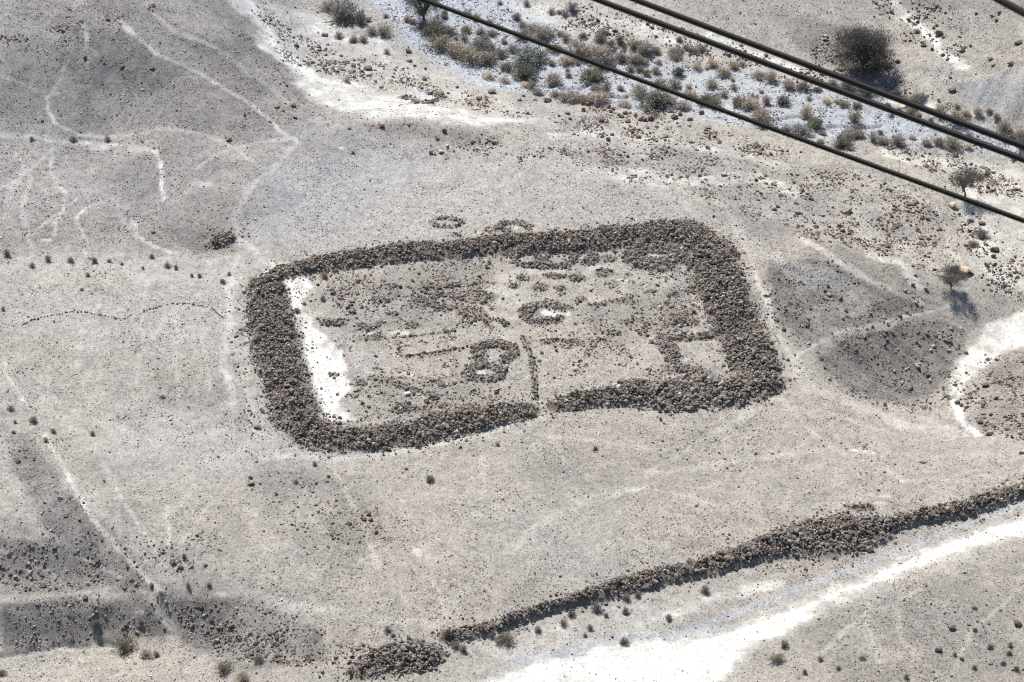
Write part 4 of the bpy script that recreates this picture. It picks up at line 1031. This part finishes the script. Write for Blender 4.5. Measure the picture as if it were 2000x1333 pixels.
SHRUBS = [
 # u, v (foot), width, height in photo px, kind
 (640,18,34,18,'p'),(672,38,62,46,'G'),(704,46,22,34,'G'),(718,42,15,10,'s'),(753,34,11,9,'s'),(726,66,17,13,'o'),(749,67,27,19,'o'),(708,80,18,13,'p'),(690,80,16,11,'p'),(662,73,17,11,'p'),(688,82,14,6,'p'),
 (795,42,15,12,'s'),(806,46,14,10,'s'),(824,54,22,13,'p'),(848,68,40,26,'o'),(881,66,25,15,'p'),(857,91,46,22,'o'),(756,104,13,8,'p'),(677,160,14,9,'s'),(829,156,10,7,'s'),(868,28,14,9,'p'),(868,36,16,9,'p'),
 (893,105,40,27,'s'),(918,119,38,26,'o'),(953,121,36,25,'o'),(989,137,25,18,'o'),(1024,150,46,31,'g'),(1037,121,72,30,'G'),(935,92,34,17,'p'),(957,95,25,13,'p'),(938,66,22,12,'p'),(958,68,24,11,'p'),(910,62,21,14,'o'),
 (906,78,17,13,'o'),(889,77,13,9,'p'),(946,80,22,11,'p'),(984,84,13,9,'s'),(979,110,25,16,'p'),(1002,100,28,14,'p'),(930,38,17,13,'o'),(910,30,21,10,'p'),(957,48,15,11,'p'),(1008,38,20,15,'p'),(1029,11,15,10,'p'),(976,8,12,7,'p'),
 (1018,75,30,14,'o'),(1020,50,16,9,'p'),(1042,60,30,12,'o'),(1058,72,46,22,'p'),(1094,69,14,11,'s'),(1105,78,18,15,'o'),(1139,74,17,12,'p'),(1118,22,24,18,'p'),(1077,26,15,11,'s'),(1103,31,13,9,'p'),(1092,26,11,7,'s'),(1084,98,36,11,'g'),
 (1129,106,38,28,'o'),(1106,124,30,14,'s'),(1078,127,15,11,'s'),(1128,127,10,7,'s'),(953,152,24,12,'y'),(985,160,22,10,'y'),(1038,173,18,15,'s'),(1024,168,20,9,'y'),(1050,183,24,13,'s'),(1082,163,32,23,'s'),(1108,139,9,7,'o'),(1111,150,16,9,'p'),
 (1083,188,20,13,'p'),(1114,195,52,18,'s'),(1136,74,16,10,'p'),(1170,80,25,17,'p'),(1177,67,22,13,'p'),(1193,94,22,16,'g'),(1211,85,19,16,'g'),(1237,94,26,15,'o'),(1260,104,36,25,'G'),(1281,102,20,13,'s'),(1170,112,62,21,'s'),(1176,128,48,16,'p'),
 (1214,118,26,15,'p'),(1236,122,28,17,'o'),(1254,124,22,13,'s'),(1231,138,15,12,'s'),(1250,139,19,12,'o'),(1263,147,16,14,'o'),(1281,142,18,14,'s'),(1286,124,13,8,'s'),(1325,146,25,18,'g'),(1318,103,30,10,'p'),(1319,113,25,9,'p'),(1341,96,14,9,'p'),
 (1350,100,15,9,'o'),(1370,97,22,10,'p'),(1326,80,15,10,'p'),(1361,134,17,14,'y'),(1391,129,20,13,'s'),(1380,134,9,8,'y'),(1156,153,44,24,'g'),(1164,158,15,9,'s'),(1181,182,24,23,'o'),(1163,175,20,11,'s'),(1212,176,15,11,'s'),(1224,192,10,8,'s'),
 (1167,199,44,20,'s'),(1143,200,30,14,'s'),(1250,188,28,21,'o'),(1278,207,60,30,'g'),(1305,202,38,18,'s'),(1288,169,25,18,'o'),(1317,169,24,17,'s'),(1345,172,13,10,'y'),(1347,189,25,13,'s'),(1380,200,42,19,'g'),(1391,169,21,13,'o'),(1220,207,26,13,'y'),
 (1331,213,38,15,'p'),(1396,209,24,18,'o'),(1412,146,27,15,'s'),(1433,132,21,14,'s'),(1450,129,11,8,'p'),(1431,158,9,8,'s'),(1505,157,26,19,'s'),(1484,150,32,10,'p'),(1540,171,23,18,'s'),(1568,174,27,15,'o'),(1596,177,18,9,'g'),(1433,174,11,10,'o'),
 (1413,188,16,11,'s'),(1440,206,22,22,'o'),(1463,209,38,20,'s'),(1497,203,19,18,'p'),(1530,203,26,18,'g'),(1487,181,10,6,'s'),(1478,191,8,7,'o'),(1470,189,8,9,'s'),(1580,195,10,8,'o'),(1614,200,18,12,'y'),(1634,200,12,8,'y'),(1647,206,18,11,'o'),
 (1673,209,19,11,'g'),(1487,234,42,26,'s'),(1489,249,23,13,'o'),(1575,228,26,25,'s'),(1592,249,36,23,'g'),(1667,238,24,21,'o'),(1670,255,20,13,'p'),(1646,286,38,24,'g'),(1655,268,42,16,'p'),(1677,268,28,16,'s'),(1602,279,15,9,'s'),(1535,259,20,12,'p'),
 (1562,262,46,17,'p'),(1514,254,14,9,'s'),(1606,262,16,9,'s'),(1625,167,22,13,'p'),(1652,174,30,15,'p'),(1690,186,28,13,'g'),(1749,183,23,10,'p'),(1778,204,34,18,'o'),(1796,192,25,9,'p'),(1733,207,11,9,'g'),(1755,218,14,9,'p'),(1779,221,18,11,'o'),
 (1793,227,10,9,'s'),(1818,237,10,9,'o'),(1835,222,25,18,'o'),(1868,238,32,21,'o'),(1887,226,19,14,'s'),(1910,223,20,14,'s'),(1870,212,14,8,'p'),(1946,231,14,11,'s'),(1931,219,14,9,'p'),(1961,256,28,22,'s'),(1970,267,34,13,'s'),(1994,266,24,16,'s'),
 (1996,290,26,26,'g'),(1844,253,13,10,'y'),(1867,262,11,11,'s'),(1893,269,13,13,'o'),(1722,279,24,15,'s'),(1704,275,15,24,'o'),(1750,281,34,22,'p'),(1781,270,14,8,'y'),(1810,283,22,13,'s'),(1833,283,20,18,'o'),(1860,286,34,18,'o'),(1891,290,16,11,'y'),
 (1741,228,12,6,'g'),(1980,312,16,9,'p'),(1720,262,14,8,'p'),
 (1917,462,28,17,'p'),(1901,480,22,9,'p'),(1928,342,13,11,'p'),(1786,192,14,8,'o'),(1790,64,14,8,'p'),
 # near ground
 (65,824,18,12,'p'),(105,845,12,9,'p'),(181,849,11,8,'p'),(90,862,11,9,'p'),(26,846,10,6,'p'),(615,908,10,8,'p'),(840,939,16,11,'g'),(577,943,10,7,'o'),(642,932,8,5,'p'),(818,874,13,8,'p'),(972,870,9,8,'p'),(1163,878,9,7,'g'),
 (1376,1156,17,15,'p'),(1305,1207,13,10,'p'),(243,1266,36,29,'o'),(437,1310,27,21,'o'),(475,1331,22,21,'o'),(505,1291,20,14,'o'),(286,1282,26,11,'p'),(306,1281,13,10,'p'),(187,1224,20,15,'g'),(360,1091,9,13,'g'),(367,1146,9,13,'p'),(408,1145,11,8,'p'),
 (315,1162,11,9,'o'),(275,1218,12,11,'p'),(412,1213,12,9,'p'),(4,1318,16,13,'o'),(757,1232,14,11,'p'),(767,1243,11,9,'p'),(872,1240,15,9,'o'),(904,1272,17,16,'p'),(889,1264,20,11,'p'),(985,1252,36,15,'o'),(960,1245,12,11,'o'),(1050,1233,15,11,'p'),
 (1100,1220,13,13,'o'),(1116,1202,15,15,'g'),(1165,1192,20,16,'p'),(1184,1204,10,7,'p'),(1222,1196,13,12,'p'),(1219,1256,17,12,'g'),(1153,1229,13,11,'p'),(1142,1243,9,8,'p'),(1222,1170,16,14,'p'),(1245,1165,14,12,'p'),(822,1265,18,11,'p'),
 (1532,1262,15,13,'g'),(1515,1291,28,14,'o'),(1602,1289,12,9,'p'),(1572,1315,11,9,'p'),(1637,1307,11,8,'p'),(1770,1325,11,9,'g'),(1934,1266,12,9,'g'),(1973,1263,10,9,'g'),(1971,1278,12,9,'g'),(1959,1297,11,8,'g'),(1903,1306,11,8,'g'),(1985,1309,11,10,'g'),
 (1904,1232,10,7,'g'),(1865,1281,8,7,'g'),(1903,1189,10,6,'G'),(1684,1287,13,6,'o'),(1307,1213,9,6,'p'),
 (14,499,15,13,'p'),(94,509,13,12,'p'),(138,510,14,9,'s'),(185,512,13,10,'p'),(62,521,12,10,'p'),(213,511,9,7,'p'),(296,503,10,9,'p'),(238,517,7,6,'p'),(326,521,13,10,'p'),(344,525,9,8,'p'),(375,540,8,7,'p'),(390,541,9,8,'p'),(447,537,8,8,'p'),
 (435,552,11,9,'G'),(279,525,6,7,'p'),(172,539,10,7,'p'),(6,606,9,9,'p'),(159,567,7,6,'p'),(493,554,13,11,'s'),(511,554,12,10,'o'),(552,564,17,13,'p'),(579,609,15,10,'p'),(633,542,14,12,'s'),(855,505,9,9,'s'),(630,587,12,12,'p'),(594,595,8,6,'p'),
 (564,566,7,5,'p'),(822,505,9,5,'p'),(318,777,11,5,'p'),(20,800,14,9,'p'),(210,274,12,9,'p'),(143,274,14,9,'p'),(62,273,9,7,'p'),(30,1206-380,8,6,'p'),(690,760-460,8,5,'p'),
]
for (u, v, w, h, k) in SHRUBS:
    x, y, z = place(u, v)
    s = pxm(x, y, z)
    W = w / s * 1.42; Hh = h / (s * .8)
    o = bpy.data.objects.new('desert_shrub', BUSH[k][int(RNG.integers(0, 4))]); COL.objects.link(o)
    o.location = (x, y, z - .03); o.scale = (W, W * RNG.uniform(.75, 1.0), Hh); o.rotation_euler = (0, 0, RNG.uniform(-.5, .5))
    size = 'large' if w >= 32 else ('tiny' if w < 12 else ('small' if w < 20 else 'middling'))
    fixed = {(672,38): 'feathery grey-green thicket at the top edge, left of the streambed', (1024,150): 'olive-green bush with dark foot, nearest in the bush clump below the thin cable',
             (1278,207): 'large green bush crossed by the thin cable, right part of the streambed', (1646,286): 'round dark green bush standing on the near bank of the streambed',
             (1592,249): 'olive half-dome bush alone on pale streambed gravel', (1487,234): 'big straw-coloured bush in the streambed just beyond the thin cable',
             (1575,228): 'upright pinkish straw bush just behind the olive half-dome bush', (243,1266): 'straw-yellow bush, largest in the near left gully',
             (1037,121): 'long wide grey-green bush in the middle of the bush clump', (855,505): 'tiny orange-brown bush at the inner foot of the far rampart'}.get((u, v))
    later(o, '%s %s bush' % (size, PM[k][0]), u, v, 'bush', 'bushes of the dry streambed and flats', fixed)

# trees
def tube(vs, fs, pts, rad, sides=6):
    base = len(vs)
    for i, (p, r) in enumerate(zip(pts, rad)):
        d = (pts[min(i + 1, len(pts) - 1)] - pts[max(i - 1, 0)]).normalized()
        a = d.cross(Vector((.3, .9, .2))).normalized(); b = d.cross(a)
        for k in range(sides):
            t = 6.2832 * k / sides
            vs.append(p + a * math.cos(t) * r + b * math.sin(t) * r)
    for i in range(len(pts) - 1):
        for k in range(sides):
            fs.append((base + i * sides + k, base + i * sides + (k + 1) % sides, base + (i + 1) * sides + (k + 1) % sides, base + (i + 1) * sides + k))
def tree(u, v, wpx, hpx, label, style, seed, leafmat, nleaf, trunk_frac, lean=0.0, name='thorn_tree'):
    rnd = random.Random(seed)
    x, y, z = place(u, v); s = pxm(x, y, z)
    W = wpx / s; H = hpx / (s * .82)
    root = empty(name, (x, y, z)); tag(root, label, 'tree')
    # trunk
    vs = []; fs = []
    th = H * trunk_frac
    top = Vector((lean * th, 0, th))
    tube(vs, fs, [Vector((0, 0, -.15)), Vector((.12 * lean * th, 0, th * .4)), top], [.05 * H * .5 + .05, .035 * H * .5 + .04, .03 * H * .5 + .03])
    o = bpy.data.objects.new('trunk', mesh_from('trunk', vs, fs, M_BARK)); COL.objects.link(o); o.parent = root
    # limbs and their end points
    ends = []; nl = 9 if style == 'dome' else 8
    for i in range(nl):
        vs = []; fs = []
        az = 6.283 * i / nl + rnd.uniform(-.3, .3)
        if style == 'flat':
            e = Vector((math.cos(az) * W * rnd.uniform(.25, .48), math.sin(az) * W * rnd.uniform(.25, .45), H * rnd.uniform(.72, .92)))
        else:
            el = rnd.uniform(.15, 1.3)
            e = Vector((math.cos(az) * math.cos(el) * W * .42, math.sin(az) * math.cos(el) * W * .42, th + math.sin(el) * (H - th) * .8))
        st = Vector((0, 0, th * rnd.uniform(.3, 1))) + Vector((lean * th * .8, 0, 0)) * rnd.uniform(.5, 1)
        mid = st.lerp(e, .5) + Vector((rnd.gauss(0, .12), rnd.gauss(0, .12), rnd.uniform(-.1, .25))) * H * .2
        tube(vs, fs, [st, mid, e], [.018 * H + .015, .012 * H + .01, .006], 5)
        for q in range(6):
            a = st.lerp(e, rnd.uniform(.4, .95)); b = a + Vector((rnd.gauss(0, .2), rnd.gauss(0, .2), rnd.uniform(.0, .25))) * W * .45
            tube(vs, fs, [a, a.lerp(b, .5) + Vector((0, 0, .03)), b], [.016, .010, .004], 4); ends.append(b)
        o = bpy.data.objects.new('limb', mesh_from('limb', vs, fs, M_BARK)); COL.objects.link(o); o.parent = root
        ends.append(e)
    # crown: twig and leaf slivers in uneven clumps
    vs = []; fs = []
    clumps = []
    for e in ends:
        clumps.append((e, rnd.uniform(.5, 1.0)))
    if style == 'dome':
        for _ in range(48):
            az = rnd.uniform(0, 6.283); el = math.asin(rnd.uniform(-.1, 1)); r = rnd.uniform(.4, 1.0) * rnd.choice((1, 1, 1, 1.15))
            clumps.append((Vector((math.cos(az) * math.cos(el) * W * .5 * r, math.sin(az) * math.cos(el) * W * .45 * r, max(.3, H * .16 + math.sin(el) * H * .78 * r))), rnd.uniform(.6, 1.1)))
    else:
        for _ in range(26):
            az = rnd.uniform(0, 6.283); r = math.sqrt(rnd.random())
            clumps.append((Vector((math.cos(az) * W * .5 * r, math.sin(az) * W * .45 * r, H * rnd.uniform(.74, .97))), rnd.uniform(.4, .8)))
    cr = W * (.085 if style == 'dome' else .10)
    for i in range(nleaf):
        c, q = rnd.choice(clumps)
        p = c + Vector((rnd.gauss(0, 1), rnd.gauss(0, 1), rnd.gauss(0, .7 if style == 'dome' else .35))) * cr * q
        if p.z < .05: continue
        d = Vector((p.x * .5 / W + rnd.gauss(0, .6), p.y * .5 / W + rnd.gauss(0, .6), rnd.gauss(.4, .6))).normalized()
        blade(vs, fs, p, d, rnd.uniform(.12, .34) * (W / 6 + .4), rnd.uniform(.010, .022) * (W / 6 + .5), rnd, .3, 2)
    o = bpy.data.objects.new('crown', mesh_from('crown', vs, fs, leafmat)); COL.objects.link(o); o.parent = root
    return root
tree(1686, 134, 126, 78, 'big dark rounded thorn tree on the far streambed bank, above the two thick cables', 'dome', 3, M_TWIGDARK, 20000, .15)
tree(1885, 387, 68, 46, 'tall slender flat-topped tree with visible trunk, just above the thin cable at right', 'flat', 5, M_ACACIA, 6500, .55, -.25)
tree(1857, 564, 60, 32, 'low umbrella-shaped tree on pale rocky ground at right, its crown dry and grey', 'flat', 9, M_ACACIA, 7500, .22, .05)
tree(828, 40, 84, 70, 'dark green tree at the top edge behind the start of the thin cable', 'dome', 13, M_LEAFDARK, 9000, .25, name='streambed_tree')

# ------------------------------------------------------------------ cableway ropes hanging close to the viewpoint
def cable_material(name, c0, c1, rough, metal):
    m, nt, b = new_mat(name)
    co = N(nt, 'ShaderNodeTexCoord').outputs['Object']
    nt.links.new(ramp(nt, ntex(nt, co, 30, 4), [(.3, c0), (.7, c1)]), b.inputs['Base Color'])
    b.inputs['Roughness'].default_value = rough; b.inputs['Metallic'].default_value = metal; b.inputs['Specular IOR Level'].default_value = .1
    return m
M_TRACK = cable_material('greased_track_cable', (.006, .005, .006), (.010, .008, .009), .45, 0)
M_HAUL = cable_material('greased_haul_rope', (.005, .006, .004), (.012, .012, .008), .6, 0)
def cable(label, p0, p1, d0, d1, diam, lobes, mat, name):
    def at(p, d):
        rx, ry, rz = ray(*p); v = Vector((float(rx), float(ry), float(rz))).normalized()
        return Vector(CAM) + v * d
    a, b = at(p0, d0), at(p1, d1)
    dirv = (b - a).normalized(); L0 = (b - a).length
    back, ahead = 9.0, 14.0
    tot = back + L0 + ahead
    step = .012 if lobes else .25
    k = int(tot / step)
    org = a.lerp(b, .5)
    t = np.linspace(-back, L0 + ahead, k)
    sag = .0006 * ((t - L0 / 2) ** 2 - (L0 / 2) ** 2)
    ctr = np.array(a)[None] + t[:, None] * np.array(dirv)[None] + sag[:, None] * np.array([0, 0, 1])[None] - np.array(org)[None]
    e1 = np.array(dirv.cross(Vector((0, 0, 1))).normalized()); e2 = np.cross(np.array(dirv), e1)
    sides = 18 if lobes else 14
    th = np.linspace(0, 2 * math.pi, sides, endpoint=False)
    r = np.full((k, sides), diam / 2)
    if lobes:
        lay = diam * 6.2
        ph = th[None] * lobes - 2 * math.pi * lobes * t[:, None] / lay
        r = diam / 2 * (.86 + .14 * np.abs(np.cos(ph / 2)) * 1.0)
    co = ctr[:, None] + r[..., None] * (np.cos(th)[None, :, None] * e1 + np.sin(th)[None, :, None] * e2)
    idx = np.arange(k * sides).reshape(k, sides); nx = np.roll(idx, -1, 1)
    q = np.stack([idx[:-1], nx[:-1], nx[1:], idx[1:]], -1).reshape(-1, 4)
    me = bpy.data.meshes.new(name); nf = len(q)
    me.vertices.add(k * sides); me.vertices.foreach_set('co', co.astype(np.float32).ravel())
    me.loops.add(nf * 4); me.loops.foreach_set('vertex_index', q.astype(np.int32).ravel())
    me.polygons.add(nf); me.polygons.foreach_set('loop_start', np.arange(0, nf * 4, 4, dtype=np.int32))
    me.polygons.foreach_set('use_smooth', np.ones(nf, bool)); me.update(calc_edges=True); me.materials.append(mat)
    o = bpy.data.objects.new(name, me); COL.objects.link(o); o.location = org
    tag(o, label, 'cable', 'cableway ropes crossing overhead')
    return o
cable('thin twisted haul rope, lowest of the cables, crossing from top middle to the right edge', (822, -2), (2004, 433), 21.5, 18.5, .031, 6, M_HAUL, 'haul_rope')
cable('lower one of the two thick smooth track cables', (1162, -2), (2004, 314), 23.5, 20.5, .042, 0, M_TRACK, 'track_cable')
cable('upper one of the two thick smooth track cables', (1236, -2), (2004, 288), 23.5, 20.5, .042, 0, M_TRACK, 'track_cable')
cable('short length of rope cutting the upper right corner of the view', (1944, -4), (2004, 28), 13.0, 12.8, .031, 6, M_HAUL, 'haul_rope')

finish_labels()
print('objects', len(scene.objects))
